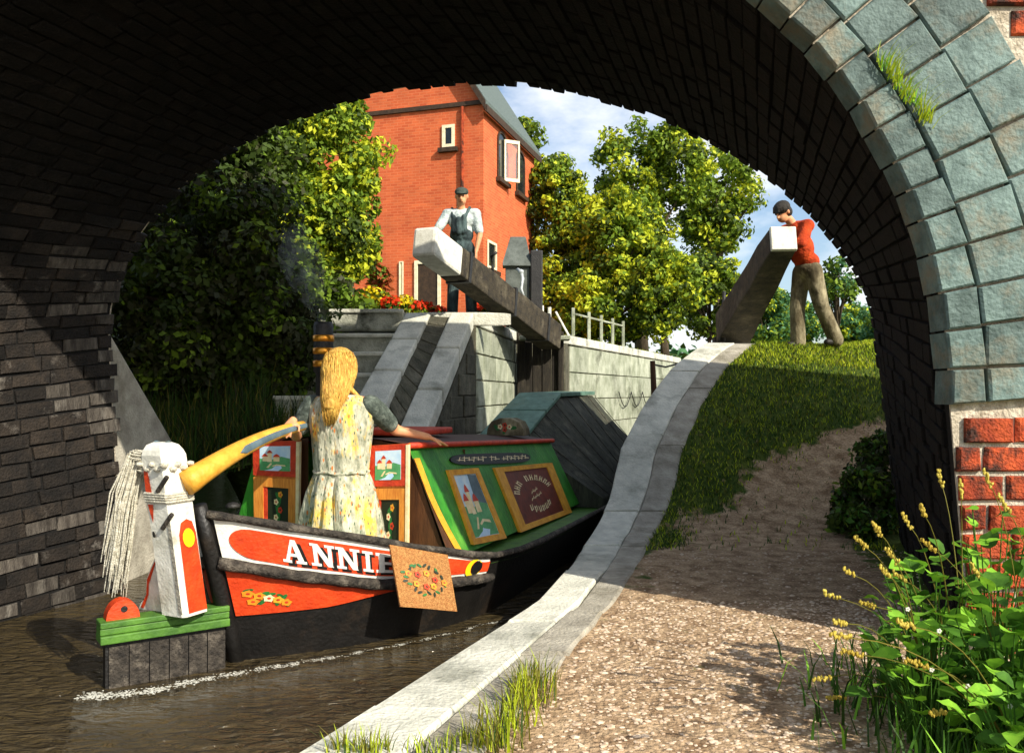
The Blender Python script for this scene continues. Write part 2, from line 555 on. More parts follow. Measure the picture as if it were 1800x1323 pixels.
WORLD_LOC = {}
def adopt(o, parent):
    o.parent = parent
    o.matrix_parent_inverse = Matrix.Translation(-WORLD_LOC.get(parent.name, Vector()))
    WORLD_LOC[o.name] = Vector()
def tag(o, label=None, cat=None, group=None, kind=None):
    for k, v in (('label', label), ('category', cat), ('group', group), ('kind', kind)):
        if v:
            o[k] = v
    return o
def thing(name, loc, label, cat, group=None):
    o = bpy.data.objects.new(name, None)
    o.empty_display_size = 0.2
    COL.objects.link(o)
    o.location = loc
    WORLD_LOC[o.name] = Vector(loc)
    return tag(o, label, cat, group)
def fast_mesh(name, V, Fq, mats, mi=None, parent=None, smooth=False):
    "V: (n,3) array, Fq: (m,4) or (m,3) array"
    me = bpy.data.meshes.new(name)
    k = Fq.shape[1]
    me.vertices.add(len(V))
    me.vertices.foreach_set('co', np.asarray(V, np.float32).ravel())
    me.loops.add(Fq.size)
    me.loops.foreach_set('vertex_index', Fq.astype(np.int32).ravel())
    me.polygons.add(len(Fq))
    me.polygons.foreach_set('loop_start', np.arange(0, Fq.size, k, dtype=np.int32))
    for x in mats:
        me.materials.append(MATS[x])
    if mi is not None:
        me.polygons.foreach_set('material_index', np.asarray(mi, np.int32))
    if smooth:
        me.polygons.foreach_set('use_smooth', np.ones(len(Fq), bool))
    me.update(calc_edges=True)
    me.validate()
    o = bpy.data.objects.new(name, me)
    COL.objects.link(o)
    if parent is not None:
        adopt(o, parent)
    return o
def lerp(a, b, t):
    return a + (b - a) * t
def smooth01(t):
    t = min(1.0, max(0.0, t))
    return t * t * (3 - 2 * t)

def blades(name, roots, hgt, wid, lean, mats, wts=None, parent=None, label=None, cat=None, kind='stuff', bias=(0, 0)):
    "grass: each blade two bent quads"
    n = len(roots)
    R = np.asarray(roots, float)
    a = RNG.uniform(0, 2 * np.pi, n)
    h = hgt * RNG.uniform(0.55, 1.25, n)
    w = wid * RNG.uniform(0.6, 1.3, n)
    u = np.c_[np.cos(a), np.sin(a), np.zeros(n)]
    d = np.c_[-np.sin(a), np.cos(a), np.zeros(n)] * (lean * RNG.uniform(0.2, 1.4, n) * h)[:, None]
    d[:, 0] += bias[0] * h
    d[:, 1] += bias[1] * h
    z = np.array([0, 0, 1.0])
    p0, p1, p2 = R, R + d * 0.35 + z * (h * 0.6)[:, None], R + d + z * h[:, None]
    W = w[:, None] * u / 2
    V = np.stack([p0 - W, p0 + W, p1 + W * 0.75, p1 - W * 0.75, p2 + W * 0.12, p2 - W * 0.12], 1).reshape(-1, 3)
    o = np.arange(n) * 6
    Fq = np.stack([np.c_[o, o + 1, o + 2, o + 3], np.c_[o + 3, o + 2, o + 4, o + 5]], 1).reshape(-1, 4)
    mi = RNG.choice(len(mats), n, p=wts)
    ob = fast_mesh(name, V, Fq, mats, np.repeat(mi, 2), parent)
    if label:
        tag(ob, label, cat, kind=kind)
    return ob

def leaf_cloud(centres, radii, n_per, size, up=0.25, elong=1.7, shell=0.55):
    "leaf quads spread through ellipsoidal clumps -> V, F"
    Vs = []
    for c, r, n in zip(centres, radii, n_per):
        d = RNG.normal(size=(n, 3))
        d /= np.linalg.norm(d, axis=1)[:, None]
        rad = RNG.uniform(shell ** 3, 1, n) ** (1 / 3)
        P = np.asarray(c) + d * rad[:, None] * np.asarray(r)
        nrm = d * 0.7 + RNG.normal(size=(n, 3)) * 0.6 + np.array([0, 0, up])
        nrm /= np.linalg.norm(nrm, axis=1)[:, None]
        t = np.cross(nrm, RNG.normal(size=(n, 3)))
        t /= np.linalg.norm(t, axis=1)[:, None]
        b = np.cross(nrm, t)
        s = size * RNG.uniform(0.6, 1.35, n)[:, None]
        Vs.append(np.stack([P - t * s * elong / 2, P - b * s / 2 + nrm * s * .1, P + t * s * elong / 2, P + b * s / 2 + nrm * s * .1], 1).reshape(-1, 3))
    V = np.concatenate(Vs)
    o = np.arange(len(V) // 4) * 4
    return V, np.c_[o, o + 1, o + 2, o + 3]

def clumped(c, r, k, rs, low=-1.0):
    "k small clumps over an ellipsoid c, r"
    out = []
    while len(out) < k:
        d = RNG.normal(size=3)
        d /= np.linalg.norm(d)
        if d[2] < low:
            continue
        q = RNG.uniform(0.45, 1.0) ** 0.6
        out.append(np.asarray(c) + d * np.asarray(r) * q * 0.9)
    rad = [np.array([rs, rs, rs * 0.8]) * RNG.uniform(0.65, 1.3) for _ in out]
    return out, rad

def tree(name, label, base, ells, k, n, rs, size, mats, wts, trunk_r=0.12, cat='tree', group=None, shell=0.3):
    "tapered trunk with limbs into every ellipsoid of the crown, crown of leaf clumps"
    t = thing(name, base, label, cat, group)
    cs, rr = [], []
    for (c, r) in ells:
        a, b = clumped(c, r, k, rs)
        cs += a
        rr += b
    V, Fq = leaf_cloud(cs, rr, [n] * len(cs), size, shell=shell)
    # whole clumps lean to one tone, single leaves differ
    per = RNG.choice(len(mats), len(cs), p=wts)
    mi = np.repeat(per, n)
    sw = RNG.random(len(mi)) < 0.45
    mi[sw] = RNG.choice(len(mats), sw.sum(), p=wts)
    fast_mesh('crown', V, Fq, mats, mi, t)
    mb = MB()
    b = Vector(base)
    top = Vector(ells[0][0])
    mid = b.lerp(top, 0.5) + Vector((random.uniform(-.1, .1), random.uniform(-.1, .1), 0))
    mb.tube([b - Vector((0, 0, .15)), b.lerp(mid, .5), mid, mid.lerp(top, .6), top], [trunk_r * 1.35, trunk_r, trunk_r * .8, trunk_r * .5, trunk_r * .2], 8)
    for c_ in random.sample(cs, min(len(cs), 9)):
        c_ = Vector(c_)
        s = b.lerp(top, random.uniform(.35, .8))
        mb.tube([s, s.lerp(c_, .5) + Vector((0, 0, .08)), c_], [trunk_r * .45, trunk_r * .28, trunk_r * .08], 6)
    mb.build('trunk', 'bark', t, True)
    return t
# ================================================================== the setting
# line of the towpath's canal edge: X and height over distance Y
_CY = [-6.0, 0.5, 1.5, 2.84, 4.86, 6.0, 7.0, 7.5, 8.0, 8.6, 9.3, 10.1, 11.0, 13.0, 22.0, 40.0]
_CX = [-4.9, -1.85, -1.38, -0.72, 0.13, 0.42, 0.62, 0.76, 0.93, 1.10, 1.42, 1.88, 2.48, 3.25, 6.6, 13.5]
_CZ = [0, 0, 0, 0, 0, 0, 0.0, 0.05, 0.25, 0.64, 1.06, 1.5, 1.85, 1.9, 1.9, 1.9]
def edge_x(Y):
    return float(np.interp(Y, _CY, _CX))
def edge_z(Y):
    return float(sum(np.interp(Y + d, _CY, _CZ) for d in (-.25, -.1, 0, .1, .25)) / 5)
def strip_w(Y):
    return float(np.interp(Y, [1, 2.84, 4.8, 6.0, 7.5, 9.0, 11], [.66, .62, .43, .46, .54, .64, .64]))
def bank_z(X, Y):
    z = edge_z(Y)
    off = X - edge_x(Y) - strip_w(Y)
    z += 0.05 * math.sin(X * 1.7 + Y * .9) * smooth01(off / 1.5) * smooth01((Y - 7) / 2)
    z += 0.16 * smooth01((off - 1.2) / 2.0) * smooth01((Y - 9.5) / 2)
    z -= 0.02
    return z
def trodden(X, Y):
    xl = np.interp(Y, [0, 4.6, 5.4, 6.1, 7.5, 8.5, 9.2], [-9, -9, .62, .85, 1.5, 2.55, 4.3])
    xr = np.interp(Y, [0, 3.6, 5, 6.7, 7.8, 8.3, 8.8, 9.2], [1.75, 1.95, 2.35, 2.7, 3.2, 3.95, 5.4, 6.7])
    if Y > 9.4:
        return 0.0
    wob = .10 * math.sin(X * 5.1 + Y * 3.3) + .07 * math.sin(X * 11 - Y * 7.7)
    return float(smooth01((X - xl + wob + .3) / .6) * smooth01((xr + .15 - X) / .3))

def make_right_bank():
    ys = np.concatenate([np.arange(-6, 1, .5), np.arange(1, 12, .1), np.arange(12, 16, .4), np.geomspace(16, 600, 26)])
    offs = np.concatenate([np.arange(0, 4.6, .1), np.geomspace(4.7, 500, 24)])
    V, A = [], []
    for Y in ys:
        x0 = edge_x(Y) + strip_w(Y) - .03
        for o in offs:
            X = x0 + o
            V.append((X, Y, bank_z(X, Y)))
            A.append(trodden(X, Y))
    nx = len(offs)
    i, j = np.meshgrid(np.arange(len(ys) - 1), np.arange(nx - 1), indexing='ij')
    a = (i * nx + j).ravel()
    o = fast_mesh('towpath_bank', np.array(V), np.c_[a, a + 1, a + nx + 1, a + nx], ['bank_ground'], smooth=True)
    at_ = o.data.attributes.new('trodden', 'FLOAT', 'POINT')
    at_.data.foreach_set('value', np.array(A, np.float32))
    tag(o, kind='structure')
make_right_bank()

LL = 2.25          # level of the far (left) lock side
def left_edge(Y):
    return float(np.interp(Y, [6.9, 8.2, 8.6, 9.0, 11.2, 15.0, 15.8, 26, 60], [-3.3, -3.2, -2.4, -1.62, -1.3, -.30, .70, 4.75, 18]))
def left_z(Y):
    return float(np.interp(Y, [6.9, 8.3, 9.0, 11.2, 12, 24, 60], [.2, .35, .8, LL - .06, LL - .02, LL, LL]))
def make_left_bank():
    ys = np.concatenate([np.arange(6.95, 16, .15), np.geomspace(16, 600, 26)])
    offs = np.concatenate([np.arange(0, 5, .2), np.geomspace(5.2, 500, 20)])
    V, A = [], []
    for Y in ys:
        for o in offs:
            X = left_edge(Y) - o
            dip = .75 if (-2.75 < X < -1.3 and 8.7 < Y < 11.35) else 0.0
            z = -dip + left_z(Y) + (.5 * smooth01(o / 4) if Y < 12 else .25 * smooth01(o / 5))
            V.append((X, Y, z + .04 * math.sin(3 * X + 2 * Y)))
            A.append(0.15)
    nx = len(offs)
    i, j = np.meshgrid(np.arange(len(ys) - 1), np.arange(nx - 1), indexing='ij')
    a = (i * nx + j).ravel()
    o = fast_mesh('lockside_bank', np.array(V), np.c_[a, a + nx, a + nx + 1, a + 1], ['bank_ground'], smooth=True)
    at_ = o.data.attributes.new('trodden', 'FLOAT', 'POINT')
    at_.data.foreach_set('value', np.array(A, np.float32))
    tag(o, kind='structure')
make_left_bank()

mb = MB()
mb.poly([(-14, -8, WATER), (16, -8, WATER), (16, 30, WATER), (-14, 30, WATER)])
tag(mb.build('water', 'canal_water'), kind='structure')
mb = MB()
mb.poly([(-14, -8, WATER - 1.2), (16, -8, WATER - 1.2), (16, 30, WATER - 1.2), (-14, 30, WATER - 1.2)])
tag(mb.build('canal_bed', 'soil'), kind='structure')

# ---------------------------------------------------------------- towpath edging: two rows of stones and the wall under them
edging = thing('towpath_edging', (edge_x(5), 5, 0), 'pale stone coping along the water edge of the towpath', 'coping')
mb = MB()
ys = np.concatenate([np.arange(-6, 14, .5), np.arange(14, 41, 2)])
for a, b in zip(ys[:-1], ys[1:]):
    A0, B0 = (edge_x(a) + .03, a), (edge_x(b) + .03, b)
    A1, B1 = (edge_x(a) + strip_w(a) - .02, a), (edge_x(b) + strip_w(b) - .02, b)
    mb.hexa([(*A0, -1.6), (*A1, -1.6), (*B1, -1.6), (*B0, -1.6),
             (*A0, edge_z(a) - .17), (*A1, edge_z(a) - .17), (*B1, edge_z(b) - .17), (*B0, edge_z(b) - .17)])
mb.build('footing_wall', 'lock_brick', edging)
def row(w0, w1, y, step, m, name, z0, ch):
    while y < 27:
        st = step * random.uniform(.8, 1.25) * (1 if y < 14 else 1.8)
        a, b = y + .008, min(y + st, 27) - .008
        ztop = z0 + random.uniform(-.008, .008)
        n = 6 if y < 12 else 1
        q = MB()
        ss = np.linspace(a, b, n + 1)
        for s0, s1 in zip(ss[:-1], ss[1:]):
            def P(w, s, dz):
                e = .004 * math.sin(s * 37 + w * 50) + .005 * math.sin(s * 91 + w * 17)
                return (edge_x(s) + w * strip_w(s) + e, s, edge_z(s) + ztop + dz + e * .7)
            c = .014
            j = random.uniform(-.006, .006)
            o = len(q.v)
            cw = c / strip_w(a)
            prof = [(w0, -.17), (w0, -c), (w0 + cw, 0), (w1 - cw, 0), (w1, -c), (w1, -.17)]
            q.v += [P(w, s0, d) for w, d in prof] + [P(w, s1, d) for w, d in prof]
            q.f += [(o + i, o + i + 1, o + 7 + i, o + 6 + i) for i in range(5)]
            if s0 == a:
                q.f.append(tuple(range(o + 5, o - 1, -1)))
            if s1 == b:
                q.f.append(tuple(range(o + 6, o + 12)))
        q.mi = [0] * len(q.f)
        q.build(name, m, edging)
        y += st
row(0.0, .565, -5.6, 1.15, 'coping_stone', 'coping_stone', 0.0, .02)
row(.575, 1.0, -5.2, .95, 'edge_stone', 'edge_stone', -.004, .012)

# ---------------------------------------------------------------- bridge
YN, YF = 4.0, 6.9
def profile(far):
    P = []
    if far:
        xc, a, b, zs, pr, pl = -.156, 3.10, 2.06, 1.66, 1.75, 2.0
        lb, rb = (-3.13, -.7), (3.19, -.15)
    else:
        xc, a, b, zs, pr, pl = -1.2, 3.25, 2.75, 1.20, 2.0, 2.0
        lb, rb = (-4.32, -.7), (2.16, -.15)
    for t in np.linspace(0, 1, 13)[:-1]:
        P.append((lerp(lb[0], xc - a, t), lerp(lb[1], zs, t)))
    for th in np.linspace(math.pi, 0, 61):
        p = pr if th < math.pi / 2 else pl
        c, s = abs(math.cos(th)), abs(math.sin(th))
        k = (c ** p + s ** p) ** (-1 / p)
        P.append((xc + a * k * math.cos(th), zs + b * k * math.sin(th)))
    for t in np.linspace(0, 1, 9)[1:]:
        P.append((lerp(xc + a, rb[0], t), lerp(zs, rb[1], t)))
    return np.array(P)
PN, PF = profile(False), profile(True)
def top_z(X):  # out-of-view wall top, its profile shaped for the shadow it casts beyond
    return float(np.interp(X, [-12, -6, -2, 4.3, 5.4, 6.6, 9, 14], [4.6, 5.8, 6.1, 6.0, 5.0, 4.4, 4.1, 3.8]))
bridge = thing('arch_bridge', (-1.2, 4.0, 0), 'dark brick arch bridge over canal and towpath, its arch ringed with blue bricks', 'bridge')
mb = MB()
for i in range(len(PN) - 1):
    q = [(PN[i][0], YN, PN[i][1]), (PN[i + 1][0], YN, PN[i + 1][1]), (PF[i + 1][0], YF, PF[i + 1][1]), (PF[i][0], YF, PF[i][1])]
    mb.poly(q)
mb.build('barrel', 'barrel_mortar', bridge, True)
def face(P, Y, name, th):
    q = MB()
    n = len(P)
    sgn = th
    def strip(a, b, za, zb):
        q.hexa([(a[0], Y, a[1]), (b[0], Y, b[1]), (b[0], Y + sgn, b[1]), (a[0], Y + sgn, a[1]),
                (a[0], Y, za), (b[0], Y, zb), (b[0], Y + sgn, zb), (a[0], Y + sgn, za)])
    for i in range(12, 72):
        strip(P[i], P[i + 1], top_z(P[i][0]), top_z(P[i + 1][0]))
    L, Rr = -12.0, 14.0
    pl = [(L, -.7)] + [tuple(p) for p in P[0:13]] + [(P[12][0], top_z(P[12][0])), (-6, top_z(-6)), (L, top_z(L))]
    q.prism([(x, Y, z) for x, z in pl], (0, sgn, 0))
    pr = [(P[72][0], top_z(P[72][0]))] + [tuple(p) for p in P[72:]] + [(Rr, -.15), (Rr, top_z(Rr)), (9, top_z(9)), (6.6, top_z(6.6)), (5.4, top_z(5.4)), (4.3, top_z(4.3))]
    q.prism([(x, Y, z) for x, z in pr], (0, sgn, 0))
    return q.build(name, 'lime_mortar', bridge)
face(PN, YN, 'near_face', .012)
face(PF, YF, 'far_face', -.012)
mb = MB()
xs = np.linspace(-12, 14, 27)
for a, b in zip(xs[:-1], xs[1:]):
    mb.poly([(a, YN, top_z(a) - 1.1), (b, YN, top_z(b) - 1.1), (b, YF, top_z(b) - 1.1), (a, YF, top_z(a) - 1.1)])
mb.build('roadway', 'soil', bridge)

# barrel bricks: laid in courses along the barrel
PM = (PN + PF) / 2
arc = np.concatenate([[0], np.cumsum(np.linalg.norm(np.diff(PM, axis=0), axis=1))])
def S(s, t):
    x = lerp(np.interp(s, arc, PN[:, 0]), np.interp(s, arc, PF[:, 0]), t)
    z = lerp(np.interp(s, arc, PN[:, 1]), np.interp(s, arc, PF[:, 1]), t)
    return Vector((float(x), lerp(YN, YF, t), float(z)))
bricks = []
pitch, blen = 0.102, 0.262
nc = int(arc[-1] / pitch)
for c in range(nc):
    s0, s1 = c * pitch + .007, (c + 1) * pitch - .007
    t = -.09 * (c % 2)
    while t < 1:
        dt = blen / (YF - YN) * random.uniform(.75, 1.2)
        a, b = max(t, .046) + .0025, min(t + dt, 1.0) - .0025
        if b - a > .012:
            if b > .99:
                b = 1.0 + random.uniform(0.0, .016)
            q = [S(s0, a), S(s1, a), S(s1, b), S(s0, b)]
            nrm = (q[1] - q[0]).cross(q[3] - q[0]).normalized()
            m_ = sum(q, Vector()) / 4
            if nrm.dot(Vector((-.6, m_.y, 1.2)) - m_) < 0:
                nrm = -nrm
            px, py = pix(m_)
            size = 0 if not (-20 < px < 1820 and -20 < py < 1343) else (q[1] - q[0]).length * (q[2] - q[1]).length / m_.y ** 2 * abs(nrm.dot(m_ - Vector((0, 0, EYE)))) / m_.length
            # the left wall is the one that shows its bricks
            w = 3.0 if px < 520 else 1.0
            bricks.append((size * w, q, nrm))
        t += dt
bricks.sort(key=lambda b: -b[0])
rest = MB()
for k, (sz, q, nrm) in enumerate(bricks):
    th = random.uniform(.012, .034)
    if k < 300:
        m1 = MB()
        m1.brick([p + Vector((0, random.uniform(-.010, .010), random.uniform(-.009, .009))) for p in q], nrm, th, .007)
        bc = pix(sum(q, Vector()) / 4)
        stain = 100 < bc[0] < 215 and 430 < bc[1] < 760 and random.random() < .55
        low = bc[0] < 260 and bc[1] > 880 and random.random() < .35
        m1.build('brick', 'shaded_brick' if bc[1] < 400 + random.uniform(-60, 60) else 'lime_brick' if stain or low else 'barrel_brick', bridge)  # upper bricks take the darker copy, shade painted by position
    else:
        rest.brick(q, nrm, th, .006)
tag(rest.build('barrel_brickwork', 'shaded_brick', bridge), kind='stuff')

# voussoirs: three rings of blue bricks round the near arch
narc = np.concatenate([[0], np.cumsum(np.linalg.norm(np.diff(PN, axis=0), axis=1))])
def ring_pt(s, d, dy=0.0):
    x, z = np.interp(s, narc, PN[:, 0]), np.interp(s, narc, PN[:, 1])
    e = .05
    tx = np.interp(s + e, narc, PN[:, 0]) - np.interp(s - e, narc, PN[:, 0])
    tz = np.interp(s + e, narc, PN[:, 1]) - np.interp(s - e, narc, PN[:, 1])
    L = math.hypot(tx, tz)
    return Vector((float(x - tz / L * d), YN + dy, float(z + tx / L * d)))
S_SPRING_L, S_SPRING_R = narc[12] - .02, narc[72] + .06
for (d0, d1, ln, pr) in ((-.010, .150, .165, .05), (.158, .432, .182, .056), (.440, .712, .190, .052)):
    s = S_SPRING_R
    while s > S_SPRING_L:
        l_ = ln * random.uniform(.88, 1.14)
        a, b = s - l_ + .0055, s - .0055
        jj = [random.uniform(-.010, .010) for _ in range(4)]
        q = [ring_pt(a, d0 + jj[0]), ring_pt(b, d0 + jj[1]), ring_pt(b, d1 + jj[2]), ring_pt(a, d1 + jj[3])]
        m1 = MB()
        m1.brick(q, Vector((0, -1, 0)), pr + random.uniform(-.012, .010), .009, .12)
        m1.build('voussoir', 'blue_brick', bridge)
        s -= l_
# facing bricks on the spandrel and pier
def outside_ring(x, z):
    dd = np.hypot(PN[:, 0] - x, PN[:, 1] - z)
    i = int(np.argmin(dd))
    if z < PN[72][1] - .10:
        return x > np.interp(-z, -PN[72:, 1], PN[72:, 0]) - .004
    return x > -1.2 and dd[i] > .715 and ((x + 1.2) / 3.25) ** 2 + ((z - 1.2) / 2.75) ** 2 > 1
z, r_ = -.12, 0
while z < 4.3:
    x = 1.9 + (.115 if r_ % 2 else 0) - .012
    bh = .136
    if z + bh < PN[72][1] - .10:
        x = float(np.interp(-(z + bh / 2), -PN[72:, 1], PN[72:, 0])) + .004
        x -= 0
    first = True
    while x < 3.6:
        w = .235 * random.uniform(.93, 1.05)
        if first and r_ % 2 and z < 1:
            w *= .55
        first = False
        cs = [(x, z), (x + w - .022, z), (x + w - .022, z + bh - .022), (x, z + bh - .022)]
        if all(outside_ring(cx_, cz_) for cx_, cz_ in cs):
            m1 = MB()
            q = [Vector((cx_ + random.uniform(-.004, .004), YN, cz_ + random.uniform(-.004, .004))) for cx_, cz_ in cs]
            m1.brick(q, Vector((0, -1, 0)), random.uniform(.018, .036), .012, .01)
            m1.build('facing_brick', 'red_brick', bridge)
        x += w
    z += bh
    r_ += 1
# wing wall past the far left corner, its top sloping down
mb = MB()
A, B_ = (-3.27, 6.93), (-3.16, 8.35)
mb.hexa([(A[0], A[1], -.7), (B_[0], B_[1], -.7), (B_[0] - .4, B_[1], -.7), (A[0] - .4, A[1], -.7),
         (A[0], A[1], 1.70), (B_[0], B_[1], .45), (B_[0] - .4, B_[1], .45), (A[0] - .4, A[1], 1.70)])
tag(mb.build('wing_wall', 'edge_stone', None, bevel=.02), 'grey wing wall sloping down beyond the left bridge corner', 'wall')
# the road bank that carries the approach
mb = MB()
mb.prism([(2.9, YF, -.2), (14, YF, -.2), (14, YF, 3.0), (3.6, YF, .8)], (0, .02, 0))

# ---------------------------------------------------------------- lock: left side walls, copings, steps
def slab(P0, P1, w, th, name, m, parent, n=3, side=(1, 0, 0)):
    "sloping row of coping stones from P0 to P1"
    P0, P1, sd = Vector(P0), Vector(P1), Vector(side)
    for k in range(n):
        a, b = P0.lerp(P1, k / n + .008), P0.lerp(P1, (k + 1) / n - .008)
        q = MB()
        d = Vector((0, 0, -th))
        q.hexa([a + d, a + sd * w + d, b + sd * w + d, b + d, a, a + sd * w, b + sd * w, b])
        q.build(name, m, parent, bevel=.02)
wingm = thing('lock_wing_wall', (-1.0, 10, 0), 'stone wing wall with two sloping copings beside the lock steps', 'wall')
slab((-1.40, 11.28, 2.27), (-1.66, 8.85, 1.06), .33, .22, 'coping_stone', 'coping_stone', wingm, 3)
slab((-.80, 11.24, 2.27), (-1.22, 8.9, .74), .30, .22, 'coping_stone', 'coping_stone', wingm, 3)
mb = MB()
n_c = 11
for k in range(n_c):       # brick courses of the slope between the copings
    t0, t1 = k / n_c, (k + 1) / n_c
    a0, a1 = Vector((-1.08, 11.26, 2.20)).lerp(Vector((-1.34, 8.86, .96)), t0), Vector((-1.08, 11.26, 2.20)).lerp(Vector((-1.34, 8.86, .96)), t1)
    b0, b1 = Vector((-.79, 11.24, 2.18)).lerp(Vector((-1.21, 8.9, .68)), t0), Vector((-.79, 11.24, 2.18)).lerp(Vector((-1.21, 8.9, .68)), t1)
    q = MB()
    nrm = (b0 - a0).cross(a1 - a0).normalized()
    if nrm.z < 0:
        nrm = -nrm
    g = (a1 - a0).normalized() * .008
    q.brick([a0 + g, b0 + g, b1 - g, a1 - g], nrm, random.uniform(.0, .02), .008, .1)
    q.build('slope_course', 'lock_brick', wingm)
mb = MB()
a0, a1 = Vector((-.50, 11.26, 0)), Vector((-.92, 8.9, 0))
mb.hexa([(a1.x - .7, a1.y, -1), (a1.x, a1.y, -1), (a0.x, a0.y, -1), (a0.x - .9, a0.y, -1),
         (a1.x - .7, a1.y, .50), (a1.x, a1.y, .50), (a0.x, a0.y, 2.03), (a0.x - .9, a0.y, 2.03)])
mb.build('core', 'lock_brick', wingm)
# courses of the face under the lower coping
for k in range(9):
    z0, z1 = -.45 + k * .27, -.45 + (k + 1) * .27 - .015
    t = min(1, max(0, (z0 + .27 - .47) / 1.55))
    s0 = a1.lerp(a0, t)
    if t < .97:
        q = MB()
        n_ = Vector((a0.y - a1.y, -(a0.x - a1.x), 0)).normalized()
        segs = max(1, int((a0 - s0).length / .55))
        for i in range(segs):
            e0, e1 = s0.lerp(a0, i / segs), s0.lerp(a0, (i + 1) / segs)
            dd = (e1 - e0).normalized() * .006
            q = MB()
            q.brick([e0 + dd + Vector((0, 0, z0)), e1 - dd + Vector((0, 0, z0)), e1 - dd + Vector((0, 0, z1)), e0 + dd + Vector((0, 0, z1))], n_, random.uniform(.01, .03), .012)
            q.build('block', 'lock_brick', wingm)

lockw = thing('lock_wall', (0, 13, 0), 'mossy stone lock chamber wall with pale coping on its far side', 'wall')
LW = [(-.48, 11.30), (-.02, 14.2), (.06, 15.0), (.95, 15.2), (1.05, 15.8), (5.1, 25.9), (7.2, 31)]
mb = MB()
for (x0, y0), (x1, y1) in zip(LW[:-1], LW[1:]):
    mb.hexa([(x0, y0, -1.6), (x1, y1, -1.6), (x1 - .8, y1 + .05, -1.6), (x0 - .8, y0 + .05, -1.6),
             (x0, y0, LL - .17), (x1, y1, LL - .17), (x1 - .8, y1 + .05, LL - .17), (x0 - .8, y0 + .05, LL - .17)])
mb.poly([(-.48, 11.30, -1.6), (-1.6, 11.30, -1.6), (-1.6, 11.30, LL - .17), (-.48, 11.30, LL - .17)])
mb.build('wall_core', 'lock_brick', lockw)
def blocks_on(x0, y0, x1, y1, rows, cols, z0, z1, m):
    d = Vector((x1 - x0, y1 - y0, 0))
    n_ = Vector((d.y, -d.x, 0)).normalized()
    if n_.dot(Vector((x0, y0, 0))) > 0:
        n_ = -n_
    h = (z1 - z0) / rows
    for r in range(rows):
        off = .5 / cols if r % 2 else 0
        cuts = sorted({0.0, 1.0} | {min(1, max(0, c / cols + off)) for c in range(cols + 1)})
        for c0, c1 in zip(cuts[:-1], cuts[1:]):
            if c1 - c0 < .02:
                continue
            g = .01 / d.length
            p, q_ = Vector((x0, y0, 0)) + d * (c0 + g), Vector((x0, y0, 0)) + d * (c1 - g)
            b0, b1 = z0 + r * h + .008, z0 + (r + 1) * h - .008
            m1 = MB()
            m1.brick([p + Vector((0, 0, b0)), q_ + Vector((0, 0, b0)), q_ + Vector((0, 0, b1)), p + Vector((0, 0, b1))], n_, random.uniform(.012, .035), .015)
            m1.build('block', m, lockw)
blocks_on(-.48, 11.30, -.02, 14.2, 7, 3, -.4, LL - .18, 'lock_stone')
blocks_on(-.02, 14.2, .06, 15.0, 7, 1, -.4, LL - .18, 'lock_stone')
blocks_on(1.05, 15.8, 5.1, 25.9, 5, 9, -.4, LL - .18, 'lock_stone')
for (a, b, n, w) in (((-.50, 11.28), (.10, 15.05), 3, .55), ((.98, 15.55), (5.12, 25.95), 9, .5)):
    slab((a[0] - w + .04, a[1], LL), (b[0] - w + .04, b[1], LL), w, .165, 'coping_stone', 'coping_stone', lockw, n)
slab((-1.4, 11.3, LL + .015), (-.9, 11.36, LL + .015), .9, .18, 'coping_stone', 'coping_stone', lockw, 1)
steps = thing('stone_steps', (-1.9, 9.4, .6), 'flight of worn stone steps climbing left of the lock wing wall', 'steps')
for k, (zt, yy) in enumerate(((2.27, 11.0), (1.93, 10.62), (1.68, 10.2), (1.42, 9.8), (1.16, 9.42), (.92, 9.05))):
    q = MB()
    q.box((-2.02, yy + .42, zt - .14), (1.22, .84, .28))
    st_ = q.build('step', 'step_stone', steps, bevel=.03)
    q = MB()
    q.box((-2.02, yy + .02, zt - .018), (1.24, .10, .05))
    q.build('tread_highlight', 'coping_stone', st_, bevel=.012)  # pale strip added for the lit tread edge, highlight put into the colour

# ---------------------------------------------------------------- wake on the water
mb = MB()
pts = [at(x_, y_, F * 1.65 / (y_ - 690)) for x_, y_ in ((140, 1246), (260, 1236), (360, 1212), (470, 1192), (590, 1172), (740, 1142), (880, 1106))]
for i in range(1700):
    t = random.random() ** 1.2 * (len(pts) - 1)
    t = min(len(pts) - 1.001, t + .12 * math.sin(t * 23) * .5)
    k = min(int(t), len(pts) - 2)
    p = pts[k].lerp(pts[k + 1], t - k)
    wdt = lerp(.030, .008, t / 6)
    c = (p.x + random.gauss(0, wdt) + .012 * math.sin(t * 14), p.y + random.gauss(0, wdt) + .012 * math.sin(t * 9), WATER + .002)
    r = random.uniform(.001, .0042) * lerp(1.25, .6, t / 6)
    mb.ico(c, (r * 1.7, r, r * .5), .3)
tag(mb.build('wake_foam', 'foam'), 'thin line of foam trailing from the rudder', 'foam', kind='stuff')
